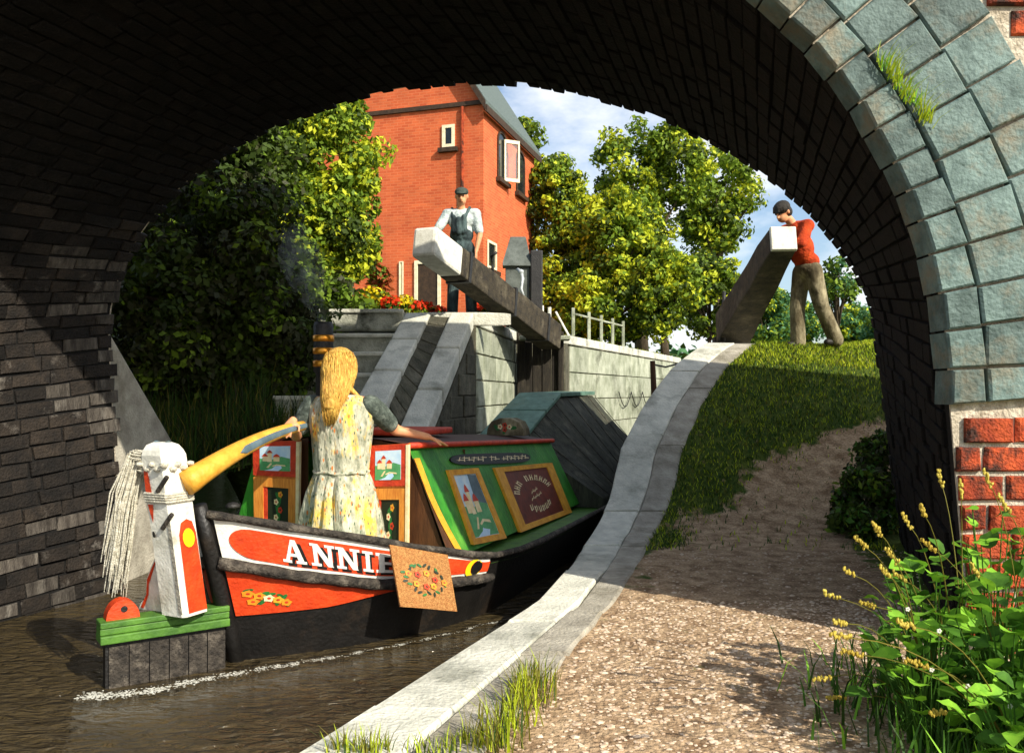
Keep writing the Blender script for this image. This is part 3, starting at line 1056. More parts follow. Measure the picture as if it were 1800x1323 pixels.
# ================================================================== the boat
BS = Vector((-1.67, 5.0, -.45))
BD = Vector((.347, .938, 0)).normalized()
BR = Vector((BD.y, -BD.x, 0))
def B(r, f, z):
    return BS + BR * r + BD * f + Vector((0, 0, z))
def half_w(f):
    w = 1.2 * math.sin(math.pi / 2 * min(1.0, max(f, 0) / 1.9)) ** .85 if f > 0 else 0.0
    if f > 7.2:
        w *= math.sqrt(max(0.0, 1 - ((f - 7.2) / 2.6) ** 2))
    return w
def sheer(f):
    return float(np.interp(f, [0, .35, .8, 1.3, 2.0, 7, 9.8], [.96, .82, .66, .52, .50, .5, .78]))
def guard_z(f):
    return float(np.interp(f, [0, .25, .6, 1.0, 1.4, 3, 9.8], [.69, .58, .47, .41, .38, .36, .4]))
def hull(f, z, s=1, eps=0.0):
    k = .80 + .20 * smooth01((z + .1) / .7)
    rk = (-.20 * (z - .36) / .6) * max(0.0, 1 - f / 1.1)
    w = half_w(f) * k
    dw = (half_w(f + .02) - half_w(max(f - .02, 0))) / .04 * k
    n = Vector((1, -dw)).normalized()
    return B(s * (w + .02 + eps * n.x), f + rk + eps * n.y, z)
boat = thing('narrowboat', BS, 'green-cabined wooden canal narrowboat with ANNIE lettered on its red and white stern', 'boat')
FS = [0, .03, .08, .15, .25, .35, .5, .65, .8, 1.0, 1.2, 1.4, 1.7, 2.1, 3, 4.5, 6, 7.2, 7.8, 8.4, 8.9, 9.3, 9.6, 9.75]
mb = MB()
for s in (-1, 1):
    mb.loft([[hull(f, z, s) for z in np.append(np.linspace(-.5, .33, 7), sheer(f))] for f in FS], False)
mb.build('hull', 'hull_black', boat, True)
mb = MB()
mb.loft([[hull(f, sheer(f) - .05, -1), hull(f, sheer(f) - .05, 1)] for f in FS], False)
mb.build('deck', 'deck_green', boat)
def strip_on_hull(name, fs, zlo, zhi, m, eps, s=1, nz=4, smooth=True):
    q = MB()
    q.loft([[hull(f, lerp(zlo(f), zhi(f), t), s, eps) for t in np.linspace(0, 1, nz)] for f in fs], False)
    return q.build(name, m, boat, smooth)
FB = list(np.linspace(0.015, 1.36, 28))
for s in (1, -1):
    strip_on_hull('name_band', FB, guard_z, lambda f: sheer(f) - .005, 'hull_white', .012, s)
    strip_on_hull('lower_panel', list(np.linspace(.015, 1.0, 20)), lambda f: lerp(.345, guard_z(f) - .02, smooth01((f - .35) / .65)), guard_z, 'hull_red', .012, s)
# red lozenge behind the name
f_l, _ = inv(lambda f, v: hull(f, lerp(guard_z(f), sheer(f), v), 1, .014), 404, 955, 0.02, 1.3, .05, .95)
def loz(f, up):
    t_ = min(1.0, max(0.0, (f - f_l) / .07))
    h = math.sqrt(max(0.0, 1 - (1 - t_) ** 2)) if t_ > 0 else 0.0
    c = lerp(guard_z(f) + .035, sheer(f) - .02, .5 if f < 0 else .46)
    hh = (sheer(f) - guard_z(f) - .05) * .41
    return c + hh * h * up
strip_on_hull('name_panel', [f_l + .0005, f_l + .003, f_l + .008, f_l + .016, f_l + .028, f_l + .045] + list(np.linspace(f_l + .07, 1.36, 28)), lambda f: loz(f, -1), lambda f: loz(f, 1), 'hull_red', .017)
# sternpost
mb = MB()
mb.tube([hull(0, z) + BR * -.02 - BD * .015 for z in (-.3, .2, .5, .8, 1.02)], [.05, .05, .05, .045, .04], 8)
mb.build('sternpost', 'hull_black', boat, True)
# rubbing guards
for s in (1, -1):
    q = MB()
    q.tube([hull(f, sheer(f) + .01, s, .02) for f in FS], [.024 * (1 + .12 * math.sin(i * 2.1)) for i in range(len(FS))], 8)
    q.build('gunwale_guard', 'guard', boat, True)
    q = MB()
    ff = np.linspace(0.0, 1.42, 40)
    q.tube([hull(f, guard_z(f) - .01, s, .028) for f in ff], [.036 * (1 + .08 * math.sin(i * 1.7)) * (1 - .25 * (i > 37)) for i in range(40)], 9)
    q.build('lower_guard', 'guard', boat, True)
mb = MB()   # moon at the end of the band
fm, vm = inv(lambda f, v: hull(f, lerp(guard_z(f), sheer(f), v), 1, .02), 826, 1018, .8, 1.6, .0, 1)
fm = min(fm, 1.30)
zc = lerp(guard_z(fm), sheer(fm), .47)
R_ = .062
out_, in_ = [], []
for a in np.linspace(math.radians(35), math.radians(325), 22):
    out_.append(hull(fm + R_ * math.cos(a), zc + R_ * math.sin(a), 1, .021))
    in_.append(hull(fm + .026 + .05 * math.cos(a) * .98, zc + .05 * math.sin(a), 1, .021))
mb.loft([out_, in_], False)
mb.build('painted_moon', 'moon_yellow', boat)
mb = MB()
mb.poly([hull(fm + .030 + .047 * math.cos(a), zc + .047 * math.sin(a), 1, .0195) for a in np.linspace(0, 2 * math.pi, 20)[:-1]])
mb.build('painted_dark_moon', 'hull_black', boat)

# ---- ANNIE, white slab letters with a black drop shadow
GL = {'A': [[(.10, .08), (.26, .08), (.52, .97), (.40, .97)], [(.40, 1), (.62, 1), (.94, .08), (.68, .08)], [(.24, .28), (.74, .28), (.70, .41), (.30, .41)],
            [(-.02, 0), (.36, 0), (.36, .12), (-.02, .12)], [(.56, 0), (1.04, 0), (1.04, .12), (.56, .12)]],
      'N': [[(.10, .05), (.27, .05), (.27, .95), (.10, .95)], [(.06, 1), (.32, 1), (.94, 0), (.68, 0)], [(.73, .05), (.90, .05), (.90, .95), (.73, .95)],
            [(-.02, 0), (.40, 0), (.40, .12), (-.02, .12)], [(-.02, .88), (.30, .88), (.30, 1), (-.02, 1)], [(.60, .88), (1.03, .88), (1.03, 1), (.60, 1)]],
      'I': [[(.30, .05), (.70, .05), (.70, .95), (.30, .95)], [(0, 0), (1, 0), (1, .13), (0, .13)], [(0, .87), (1, .87), (1, 1), (0, 1)]],
      'E': [[(.12, .05), (.40, .05), (.40, .95), (.12, .95)], [(-.02, 0), (1, 0), (1, .15), (-.02, .15)], [(-.02, .85), (.98, .85), (.98, 1), (-.02, 1)],
            [(.35, .43), (.72, .43), (.72, .57), (.35, .57)], [(.86, 0), (1, 0), (1, .34), (.86, .30)], [(.86, .70), (.98, .66), (.98, 1), (.86, 1)]]}
def hs(f, v):
    return hull(f, lerp(guard_z(f), sheer(f), v), 1, .017)
LET = [('A', 496, 536), ('N', 547, 588), ('N', 592, 632), ('I', 638, 656), ('E', 662, 697)]
f_at = {}
for ch, x0, x1 in LET:
    fa = inv(hs, x0, 968 + (x0 - 496) * .18, .02, 1.3, .1, .9)[0]
    fb = inv(hs, x1, 968 + (x1 - 496) * .18, .02, 1.3, .1, .9)[0]
    for shadow in (1, 0):
        q = MB()
        for k, pl in enumerate(GL[ch]):
            pts = []
            for (u, v) in pl:
                if shadow:
                    u, v = u + .22, v - .13
                f = lerp(fa, fb, u)
                zlo, zhi = loz(f, -1) + .022, loz(f, 1) - .022
                pts.append(hull(f, lerp(zlo, zhi, v), 1, (.0185 if shadow else .0215) + k * .0003))
            q.poly(pts)
        q.build('letter_shadow' if shadow else 'letter', 'hull_black' if shadow else 'hull_white', boat)

# ---- flowers painted on wood: petals on a surface map
def roses(name, fn, spots, parent, n=1.0):
    "spots: (u, v, radius, material); fn(u, v, eps) -> point. One painted bunch"
    ms = ['orange_paint', 'cream', 'cabin_red', 'leaf_paint', 'cabin_yellow', 'dark_green']
    q = MB()
    for i, (u, v, r, m) in enumerate(spots):
        q.k = ms.index(m)
        e = .001 + .0004 * i
        if m in ('leaf_paint', 'dark_green'):
            a = random.uniform(0, 3.1)
            q.poly([fn(u + r * (math.cos(a) * math.cos(t) * 1.3 - math.sin(a) * math.sin(t) * .6), v + r * (math.sin(a) * math.cos(t) * 1.3 + math.cos(a) * math.sin(t) * .6), e) for t in np.linspace(0, 2 * math.pi, 9)[:-1]])
        else:
            q.poly([fn(u + r * (1 + .18 * math.cos(5 * t)) * math.cos(t), v + r * (1 + .18 * math.cos(5 * t)) * math.sin(t), e) for t in np.linspace(0, 2 * math.pi, 16)[:-1]])
            q.k = ms.index('cabin_red' if m != 'cabin_red' else 'dark_green')
            q.poly([fn(u + r * .38 * math.cos(t), v + r * .38 * math.sin(t), e + .0003) for t in np.linspace(0, 2 * math.pi, 8)[:-1]])
    return q.build(name, ms, parent)
def lp(u, v, e):
    return hull(u, v, 1, .0125 + e)
f0 = inv(lambda f, z: hull(f, z, 1, .013), 440, 1047, .02, 1, .3, .7)
f1 = inv(lambda f, z: hull(f, z, 1, .013), 508, 1055, .02, 1, .3, .7)
sp = []
for k in range(9):
    t = k / 8
    sp.append((lerp(f0[0], f1[0], t) + random.uniform(-.006, .006), lerp(f0[1], f1[1], t) + random.choice((-.035, .035)) * (1 - .5 * t), .016, 'leaf_paint'))
for t, dv, m in ((-.05, .012, 'orange_paint'), (.04, -.035, 'orange_paint'), (.22, .008, 'cabin_yellow'), (.46, 0, 'cream'), (.70, -.003, 'cabin_yellow'), (.92, -.012, 'orange_paint')):
    sp.append((lerp(f0[0], f1[0], t), lerp(f0[1], f1[1], t) + dv, .021, m))
roses('painted_roses', lp, sp, boat)

# ---- cabin
C0, C1 = 1.22, 4.45
def ctop(f):
    return 1.27 - .042 * (f - C0)
def cs(f, v, eps=0.0, s=1):
    r = .88 - .32 * v
    return B(s * (r + eps), f, .50 + v * (ctop(f) - .50))
cabin = MB()
fsl = np.linspace(C0, C1, 8)
for s in (1, -1):
    cabin.loft([[cs(f, v, 0, s) for v in np.linspace(0, 1, 6)] for f in fsl], False)
cabin.loft([[cs(C1, v, 0, -1), cs(C1, v, 0, 1)] for v in np.linspace(0, 1, 6)], False)
cabin.build('cabin_side', 'cabin_green', boat, True)
mb = MB()   # roof with camber and a red edge
rows = []
for f in np.linspace(C0 + .62, C1 + .03, 8):
    rows.append([B(r, f, ctop(f) + .012 + .06 * (1 - (r / .59) ** 2)) for r in np.linspace(-.59, .59, 9)])
mb.loft(rows, False)
for sgn in (1, -1):
    mb.loft([[B(r, f, ctop(f) + .012 + .06 * (1 - (r / .59) ** 2)) for r in np.linspace(.27 * sgn, .59 * sgn, 4)] for f in (C0 - .02, C0 + .3, C0 + .62)], False)
mb.build('roof', 'roof_red', boat, True)
for s in (1, -1):
    q = MB()
    q.tube([B(s * .585, f, ctop(f) + .012) for f in np.linspace(C0 - .03, C1 + .03, 8)], .022, 8)
    q.build('roof_rail', 'cabin_red', boat, True)
for s in (1, -1):   # aft bulkhead beside the doorway
    mb = MB()
    rows = [[B(s * .27, C0 + .02, lerp(.45, ctop(C0) + .05, v)), B(s * (.88 - .32 * v - .012), C0 + .02, lerp(.45, ctop(C0), v))] for v in np.linspace(0, 1, 6)]
    mb.loft(rows, False)
    mb.build('aft_bulkhead', 'brown_wood', boat)
mb = MB()   # dark inside of the cabin
mb.poly([B(-.6, C0 + .9, -.1), B(.6, C0 + .9, -.1), B(.6, C0 + .9, 1.2), B(-.6, C0 + .9, 1.2)])
mb.poly([B(-.6, C0 - .9, -.02), B(.6, C0 - .9, -.02), B(.6, C0 + .9, -.02), B(-.6, C0 + .9, -.02)])
mb.build('cabin_floor', 'brown_wood', boat)
# yellow curved edging of the cabin side
for s in (1, -1):
    q = MB()
    rows = []
    for v in np.linspace(0.0, .90, 16):
        ff = C0 + .03 + .30 * max(0, .62 - v) ** 1.6
        rows.append([cs(ff - .03, v, .012, s), cs(ff + .05, v, .014, s)])
    q.loft(rows, False)
    q.build('cabin_edging', 'cabin_yellow', boat, True)
    q = MB()
    q.loft([[cs(C0 - .004, v, .006, s), cs(C0 + .03 + .30 * max(0, .62 - v) ** 1.6, v, .006, s)] for v in np.linspace(0, .9, 16)], False)
    q.build('quarter_panel', 'brown_wood', boat, True)
# framed panels on the cabin side, set out from the picture
def csr(f, v):
    return cs(f, v, .01)
def panel_corners(tl, tr, br, bl):
    return [inv(csr, *c, C0, C1 + .3, 0, 1) for c in (bl, br, tr, tl)]
def quad_map(c4):
    def g(u, v, e=0.0):
        a = (lerp(c4[0][0], c4[1][0], u), lerp(c4[0][1], c4[1][1], u))
        b = (lerp(c4[3][0], c4[2][0], u), lerp(c4[3][1], c4[2][1], u))
        return cs(lerp(a[0], b[0], v), lerp(a[1], b[1], v), .006 + e)
    return g
def framed(c4, inner, name):
    g = quad_map(c4)
    fr = MB()
    t = .12
    asp = 1.0
    dx = t * asp
    dy = t * .62
    o4, i4 = [(0, 0), (1, 0), (1, 1), (0, 1)], [(dx, dy), (1 - dx, dy), (1 - dx, 1 - dy), (dx, 1 - dy)]
    for i in range(4):
        j = (i + 1) % 4
        fr.hexa([g(*o4[i], -.01), g(*o4[j], -.01), g(*i4[j], -.01), g(*i4[i], -.01), g(*o4[i], .02), g(*o4[j], .02), g(*i4[j], .014), g(*i4[i], .014)])
    p = fr.build(name, 'cabin_yellow', boat)
    b = MB()
    b.poly([g(*q, .003) for q in i4])
    b.build('panel', inner, p)
    return p, g
def castle(g, parent, u0, u1, v0, v1, tall):
    def h(u, v, e):
        return g(lerp(u0, u1, u), lerp(v0, v1, v), .0032 + e)
    q = MB()
    ms = ['castle_sky', 'castle_green', 'castle_water', 'cream', 'cabin_red', 'slate_blue']
    q.k = 1
    q.poly([h(u, v, .0006) for u, v in ((0, 0), (1, 0), (1, .50), (.72, .58), (.4, .46), (0, .50))])
    if tall:
        q.k = 5
        q.poly([h(u, v, .0008) for u, v in ((.55, .56), (1, .5), (1, .98), (.62, 1.0))])
    q.k = 2
    q.poly([h(u, v, .0010) for u, v in ((.15, 0), (.62, 0), (.74, .12), (.70, .22), (.52, .20), (.40, .08))])
    q.k = 3
    q.poly([h(u, v, .0014) for u, v in ((.40, .20), (.56, .27), (.84, .24), (.86, .19), (.58, .225), (.44, .17))])
    q.poly([h(u, v, .0014) for u, v in ((.22, .12), (.30, .12), (.42, .30), (.36, .31))])
    for (x, w, b, t) in ((.10, .16, .38, .58), (.26, .15, .36, .72), (.46, .20, .38, .56)):
        q.k = 3
        q.poly([h(u, v, .0018) for u, v in ((x, b), (x + w, b), (x + w, t), (x, t))])
        q.k = 4
        q.poly([h(u, v, .0022) for u, v in ((x - .03, t), (x + w + .03, t), (x + w * .8, t + .09), (x + w * .5, t + .13), (x + w * .2, t + .09))])
    q.build('castle_painting', ms, parent)
c4 = panel_corners((785, 826), (838, 822), (888, 945), (830, 957))
p1, g1 = framed(c4, 'castle_sky', 'castle_panel')
castle(g1, p1, .13, .87, .08, .92, True)
c4 = panel_corners((867, 822), (968, 813), (1003, 900), (913, 935))
p2, g2 = framed(c4, 'panel_maroon', 'sign_panel')
def strokes(g, marks, parent, m, name, e0=.0045):
    q = MB()
    for i, (u, v, du, dv, w) in enumerate(marks):
        L = math.hypot(du, dv)
        nx, ny = -dv / L * w / 2, du / L * w / 2
        q.poly([g(u - du / 2 - nx, v - dv / 2 - ny, e0 + i * 1e-5), g(u + du / 2 - nx * .7, v + dv / 2 - ny * .7, e0 + i * 1e-5),
                g(u + du / 2 + nx * .7, v + dv / 2 + ny * .7, e0 + i * 1e-5), g(u - du / 2 + nx, v - dv / 2 + ny, e0 + i * 1e-5)])
    tag(q.build(name, m, parent), kind='stuff')
mk = []
for k, a in enumerate(np.linspace(math.radians(165), math.radians(22), 10)):      # arched line of worn letters
    if k == 3:
        continue
    u, v = .50 + .31 * math.cos(a), .50 + .28 * math.sin(a)
    tx, ty = math.cos(a), math.sin(a)
    mk += [(u - ty * .018, v + tx * .018, tx * .09, ty * .10, .020), (u + ty * .018, v - tx * .018, tx * .09, ty * .10, .016)]
    if k % 2:
        mk.append((u, v, ty * .05, -tx * .05, .018))
    else:
        mk.append((u + tx * .03, v + ty * .03, ty * .05, -tx * .05, .018))
for (u, v, n_, s_) in ((.44, .53, 4, .032), (.40, .42, 6, .036)):     # two small slanting lines
    for k in range(n_):
        mk.append((u + k * s_, v + k * .012 + (.012 if k % 2 else -.006), .012 if k % 2 else .022, .045, .012))
        mk.append((u + k * s_ + .012, v + k * .012, .026, .012, .010))
for k in range(6):                                                      # lower line of letters
    u, v = .34 + k * .066, .23 + .012 * (k - 2.5) ** 2 * .8
    mk += [(u - .014, v, .004, .10, .018), (u + .018, v + .01, .010, .085, .014), (u, v + (.03 if k % 2 else -.035), .045, .006, .014)]
strokes(g2, mk, p2, 'cream', 'painted_lettering')
c4 = panel_corners((789, 798), (930, 794), (933, 812), (793, 818))
g3 = quad_map(c4)
q = MB()
ov = [(.5 + .5 * math.copysign(abs(math.cos(t)) ** .35, math.cos(t)), .5 + .5 * math.sin(t)) for t in np.linspace(0, 2 * math.pi, 29)[:-1]]
q.loft([[g3(u, v, -.004) for u, v in ov], [g3(u, v, .010) for u, v in ov]])
pq = q.build('registration_plaque', 'plaque_black', boat)
mk = []
for k in range(17):
    if k in (6, 9):
        continue
    u = .09 + k * .052
    mk += [(u, .52 + random.uniform(-.04, .04), .006 if k % 3 else .018, .46 if k % 2 else .34, .012), (u + .014, .46 + .18 * (k % 2), .026, .05, .09)]
strokes(g3, mk, pq, 'cream', 'painted_lettering', .0108)

# doors folded back beside the hatch
def door(tl, tr, br, bl, f, lab):
    def pl(u, v):
        return B(u, f, v)
    c = [inv(pl, *p, -1.3, 1.3, -.2, 1.9) for p in (bl, br, tr, tl)]
    def g(u, v, e=0.0):
        a = (lerp(c[0][0], c[1][0], u), lerp(c[0][1], c[1][1], u))
        b = (lerp(c[3][0], c[2][0], u), lerp(c[3][1], c[2][1], u))
        return B(lerp(a[0], b[0], v), f - e, lerp(a[1], b[1], v))
    q = MB()
    q.hexa([g(0, 0, -.03), g(1, 0, -.03), g(1, 1, -.03), g(0, 1, -.03), g(0, 0), g(1, 0), g(1, 1), g(0, 1)])
    d = q.build('cabin_door', 'graining', boat)
    d['label'] = lab
    def bar(u0, u1, v0, v1, e, name, m, par=d):
        b = MB()
        b.hexa([g(u0, v0, -.004), g(u1, v0, -.004), g(u1, v1, -.004), g(u0, v1, -.004), g(u0, v0, e), g(u1, v0, e), g(u1, v1, e), g(u0, v1, e)])
        return b.build(name, m, par)
    bar(.0, 1.0, .645, 1.0, .018, 'upper_frame', 'cabin_red')
    bar(.16, .84, .70, .95, .021, 'picture', 'castle_sky')
    def gg(u, v, e):
        return g(u, v, .0215 + e - .0032)
    castle(gg, d, .16, .84, .70, .95, False)
    bar(.0, .22, .0, .625, .016, 'stile', 'graining')
    bar(.80, 1.0, .0, .625, .017, 'stile', 'graining')
    bar(.22, .80, .53, .625, .0165, 'rail', 'graining')
    bar(.22, .80, .02, .53, .004, 'lower_panel', 'dark_green')
    bar(.22, .30, .02, .53, .010, 'bead', 'cabin_red')
    bar(.97, 1.04, .0, .99, .022, 'edge_bead', 'cream')
    sp = []
    for k, m in enumerate(('cabin_yellow', 'cream', 'cabin_red', 'cream', 'orange_paint', 'cabin_yellow')):
        sp.append((.55, .44 - k * .078, .06, 'leaf_paint'))
        sp.append((.55 + .03 * (-1) ** k, .46 - k * .078, .042, m))
    roses('painted_roses', lambda u, v, e: g(.55 + (u - .55) * 1.6, .3 + (v - .3) * 1.0, .005 + e), [(u, v, r * .75, m) for u, v, r, m in sp], d)
door((652, 783), (718, 779), (716, 988), (650, 984), C0 - .06, 'right cabin door with castle picture above painted roses')
door((447, 776), (526, 774), (524, 955), (449, 940), C0 - .06, 'left cabin door partly in shade, castle picture above roses')
mb = MB()  # sliding hatch pushed forward on the roof
mb.box((0, 0, 0), (.62, .66, .05), None)
mb.v = [tuple(B(x, C0 + .98 + y, ctop(C0 + .98) + .105 + z)) for x, y, z in mb.v]
mb.build('sliding_hatch', 'cabin_red', boat, bevel=.015)
# green washboard of the hatch on the left
mb = MB()
mb.poly([B(-.93, C0 - .03, .48), B(-.70, C0 - .03, .48), B(-.69, C0 - .03, 1.2)])
mb.build('side_trim', 'cabin_green', boat)
# mooring stud on the stern deck
mb = MB()
s0 = at(409, 893, 5.35)
prof = [(.018, -.06), (.02, 0), (.045, .004), (.046, .018), (.03, .034), (.0, .04)]
mb.loft([[Vector((s0.x + r * math.cos(a), s0.y + r * math.sin(a), s0.z + z)) for a in np.linspace(0, 2 * math.pi, 13)[:-1]] for r, z in prof])
mb.build('mooring_stud', 'iron', boat, True)
# ---- chimney with brass bands
ch0 = B(-.45, 1.72, ctop(1.72) + .03)
mb = MB()
def lathe(q, base, prof, n=18):
    q.loft([[base + Vector((r * math.cos(a), r * math.sin(a), z)) for a in np.linspace(0, 2 * math.pi, n + 1)[:-1]] for r, z in prof])
lathe(mb, ch0, [(.10, -.05), (.10, .02), (.066, .04), (.060, .52), (.078, .54), (.078, .90), (.070, .93), (.055, .93), (.055, .70)])
ch = mb.build('chimney', 'iron', boat, True)
for zb in (.60, .70, .80):
    q = MB()
    lathe(q, ch0, [(.0785, zb - .026), (.0845, zb - .02), (.0845, zb + .02), (.0785, zb + .026)])
    q.build('brass_band', 'brass', ch, True)
# ---- hold under sloping cloths with a gang plank along the top
def ridge(f):
    return float(np.interp(f, [4.5, 5.75, 7.4, 8.1], [1.16, 1.62, 1.64, 1.25]))
mb = MB()
rows = []
for i, f in enumerate(np.linspace(C1 + .03, 8.1, 26)):
    w = min(half_w(f) - .04, 1.12)
    sag = .025 * math.sin(i * 1.9)
    rows.append([B(-w, f, .46)] + [B(lerp(-w, -.24, t), f, lerp(.56, ridge(f) - .03, t) - sag * math.sin(math.pi * t)) for t in (0, .33, .66, 1)] +
                [B(lerp(.24, w, t), f, lerp(ridge(f) - .03, .56, t) - sag * math.sin(math.pi * t)) for t in (0, .33, .66, 1)] + [B(w, f, .46)])
mb.loft(rows, False)
mb.poly(rows[-1])
mb.poly(rows[0][::-1])
mb.build('hold_cloth', 'cloth', boat, True)
for fa, fb in ((4.52, 5.20), (5.23, 5.80), (5.83, 7.4)):
    q = MB()
    q.hexa([B(-.27, fa, ridge(fa) - .02), B(.27, fa, ridge(fa) - .02), B(.27, fb, ridge(fb) - .02), B(-.27, fb, ridge(fb) - .02),
            B(-.27, fa, ridge(fa) + .03), B(.27, fa, ridge(fa) + .03), B(.27, fb, ridge(fb) + .03), B(-.27, fb, ridge(fb) + .03)])
    q.build('gang_plank', 'teal_plank', boat, bevel=.008)
for k, f in enumerate((4.75, 5.2, 5.55, 6.0, 6.5, 7.0, 7.5)):
    q = MB()
    w = min(half_w(f) - .04, 1.12)
    q.tube([B(.25, f, ridge(f) + .03), B(.26, f, ridge(f) - .015), B(lerp(.24, w, .5), f + .02, lerp(ridge(f), .56, .5) + .005), B(w + .01, f + .03, .56), B(w + .012, f, .45)], .005, 5)
    q.build('cloth_string', 'guard', boat)

# ---- rudder, post and tiller: the steering gear turns on its own
rp = at(325, 1072, 4.78)
rud = thing('rudder', (rp.x, rp.y, WATER), 'white and red painted rudder post with green topped blade and curved yellow tiller', 'rudder')
E0, E1 = at(392, 1085, 4.97), at(176, 1085, 4.60)
rv = (E1 - E0)
rv.z = 0
L_ = rv.length
rv.normalize()
rn = Vector((-rv.y, rv.x, 0))
if rn.y > 0:
    rn = -rn
def Rd(s, n, z):
    return Vector((E0.x, E0.y, 0)) + rv * s + rn * n + Vector((0, 0, z))
mb = MB()
mb.hexa([Rd(-.0, -.035, -1.0), Rd(L_ - .02, -.035, -1.0), Rd(L_ - .02, .035, -1.0), Rd(0, .035, -1.0), Rd(0, -.035, -.14), Rd(L_ - .02, -.035, -.14), Rd(L_ - .02, .035, -.14), Rd(0, .035, -.14)])
mb.build('blade', 'hull_black', rud)
for k in range(6):
    q = MB()
    a, b = (L_ - .03) * k / 6, (L_ - .03) * (k + 1) / 6 - .006
    q.hexa([Rd(a, .034, -.9), Rd(b, .034, -.9), Rd(b, .046, -.9), Rd(a, .046, -.9), Rd(a, .034, -.17), Rd(b, .034, -.17), Rd(b, .046, -.17), Rd(a, .046, -.17)])
    q.build('plank', 'guard', rud)
for za, zb, n in ((-.145, -.10, .075), (-.098, -.062, .062), (-.060, -.028, .07)):
    q = MB()
    q.hexa([Rd(-.02, -n, za), Rd(L_ + .01, -n, za), Rd(L_ + .01, n, za), Rd(-.02, n, za), Rd(-.02, -n, zb), Rd(L_ + .01, -n, zb), Rd(L_ + .01, n, zb), Rd(-.02, n, zb)])
    q.build('green_rail', 'deck_green', rud, bevel=.006)
# red eye ring at the blade's end
q = MB()
for side in (.05, -.05):
    pass
arcs = [Rd(L_ - .11 + .085 * math.cos(a), .03, -.03 + .105 * math.sin(a)) for a in np.linspace(0, math.pi, 13)]
q.prism(arcs + [], rn * -.09)
ey = q.build('red_bracket', 'hull_red', rud)
q = MB()
q.disc(Rd(L_ - .115, .0325, .025), rv, (0, 0, 1), .018, 12)
q.build('bracket_eye', 'hull_black', ey)
# post: square timber leaning slightly, with rounded cap
pb, pt = Vector((rp.x, rp.y, -.03)), at(287, 790, 4.62)
ax = (pt - pb).normalized()
ux = Vector((.90, -.43, 0)).normalized()
uy = Vector((-ux.y, ux.x, 0))
def Pt(t, a, b):
    w = lerp(.092, .088, t)
    return pb.lerp(pt, t) + (ux * a + uy * b) * w
mb = MB()
rings = []
for t in (0, .2, .45, .7, .9, .97):
    rings.append([Pt(t, a, b) for a, b in ((-1, -.8), (-.8, -1), (.8, -1), (1, -.8), (1, .8), (.8, 1), (-.8, 1), (-1, .8))])
for t, k in ((1.0, .9), (1.03, .72), (1.045, .4)):
    rings.append([Pt(t, a * k, b * k) for a, b in ((-1, -.8), (-.8, -1), (.8, -1), (1, -.8), (1, .8), (.8, 1), (-.8, 1), (-1, .8))])
mb.loft(rings)
post = mb.build('post', 'white_paint', rud)
q = MB()
q.poly([Pt(1.049 - .02 * abs(math.sin(a)), .55 * math.cos(a), .55 * math.sin(a)) + Vector((0, 0, .006)) for a in np.linspace(0, 2 * math.pi, 13)[:-1]])
q.build('cap', 'slate_blue', post)
def on_post(face_, name, pts, m, e=.004, par=post):
    "pts: (t, c) on face 'f' (towards the camera) or 'r' (right)"
    q = MB()
    P_ = []
    for t, c in pts:
        if face_ == 'f':
            w = Pt(t, c, -1.0) - uy * e
        else:
            w = Pt(t, 1.0, c) + ux * e
        P_.append(w)
    q.poly(P_)
    return q.build(name, m, par)
on_post('r', 'red_stripe', [(.02, -.62), (.02, .80), (.50, .72), (.57, .52), (.59, .1), (.57, -.34), (.50, -.58)], 'hull_red')
on_post('r', 'yellow_disc', [(.475 + .058 * math.sin(a), .08 + .46 * math.cos(a)) for a in np.linspace(0, 2 * math.pi, 15)[:-1]], 'moon_yellow', .007)
on_post('f', 'red_stripe', [(.90, -.72), (.90, -.42), (.76, -.28), (.72, -.48), (.76, -.78)], 'hull_red')
on_post('f', 'red_stripe', [(.68, -.75), (.68, -.30), (.60, -.42), (.57, -.50)], 'hull_red')
on_post('f', 'bolt_head', [(.50 + .02 * math.sin(a), -.52 + .12 * math.cos(a)) for a in np.linspace(0, 2 * math.pi, 11)[:-1]], 'iron', .008)
on_post('f', 'grey_stripe', [(.02, .62), (.02, .92), (.60, .92), (.60, .66)], 'edge_stone', .003)
# curved knee behind the post foot
q = MB()
kn = [(-.95, .0), (-3.3, .0), (-3.0, .045), (-2.6, .07), (-2.4, .13), (-2.3, .19), (-1.9, .26), (-1.4, .33), (-.95, .38)]
q.prism([Pt(t, a, -.55) for a, t in kn], uy * .10)
q.build('knee', 'white_paint', rud)
q = MB()
q.poly([Pt(t, a, -.58) for a, t in ((-3.1, .01), (-2.8, .01), (-2.25, .10), (-2.1, .17), (-1.45, .28), (-1.05, .35), (-1.5, .30), (-2.2, .20), (-2.45, .10))])
q.build('knee_stripe', 'hull_red', rud)
# iron pins
for t, c in ((.80, .5), (.58, .5)):
    q = MB()
    a0 = Pt(t - .04, .25, -1.06)
    a1 = Pt(t + .05, 1.15, -1.02)
    q.tube([a0, a1], .013, 7)
    q.build('pin', 'guard', rud)
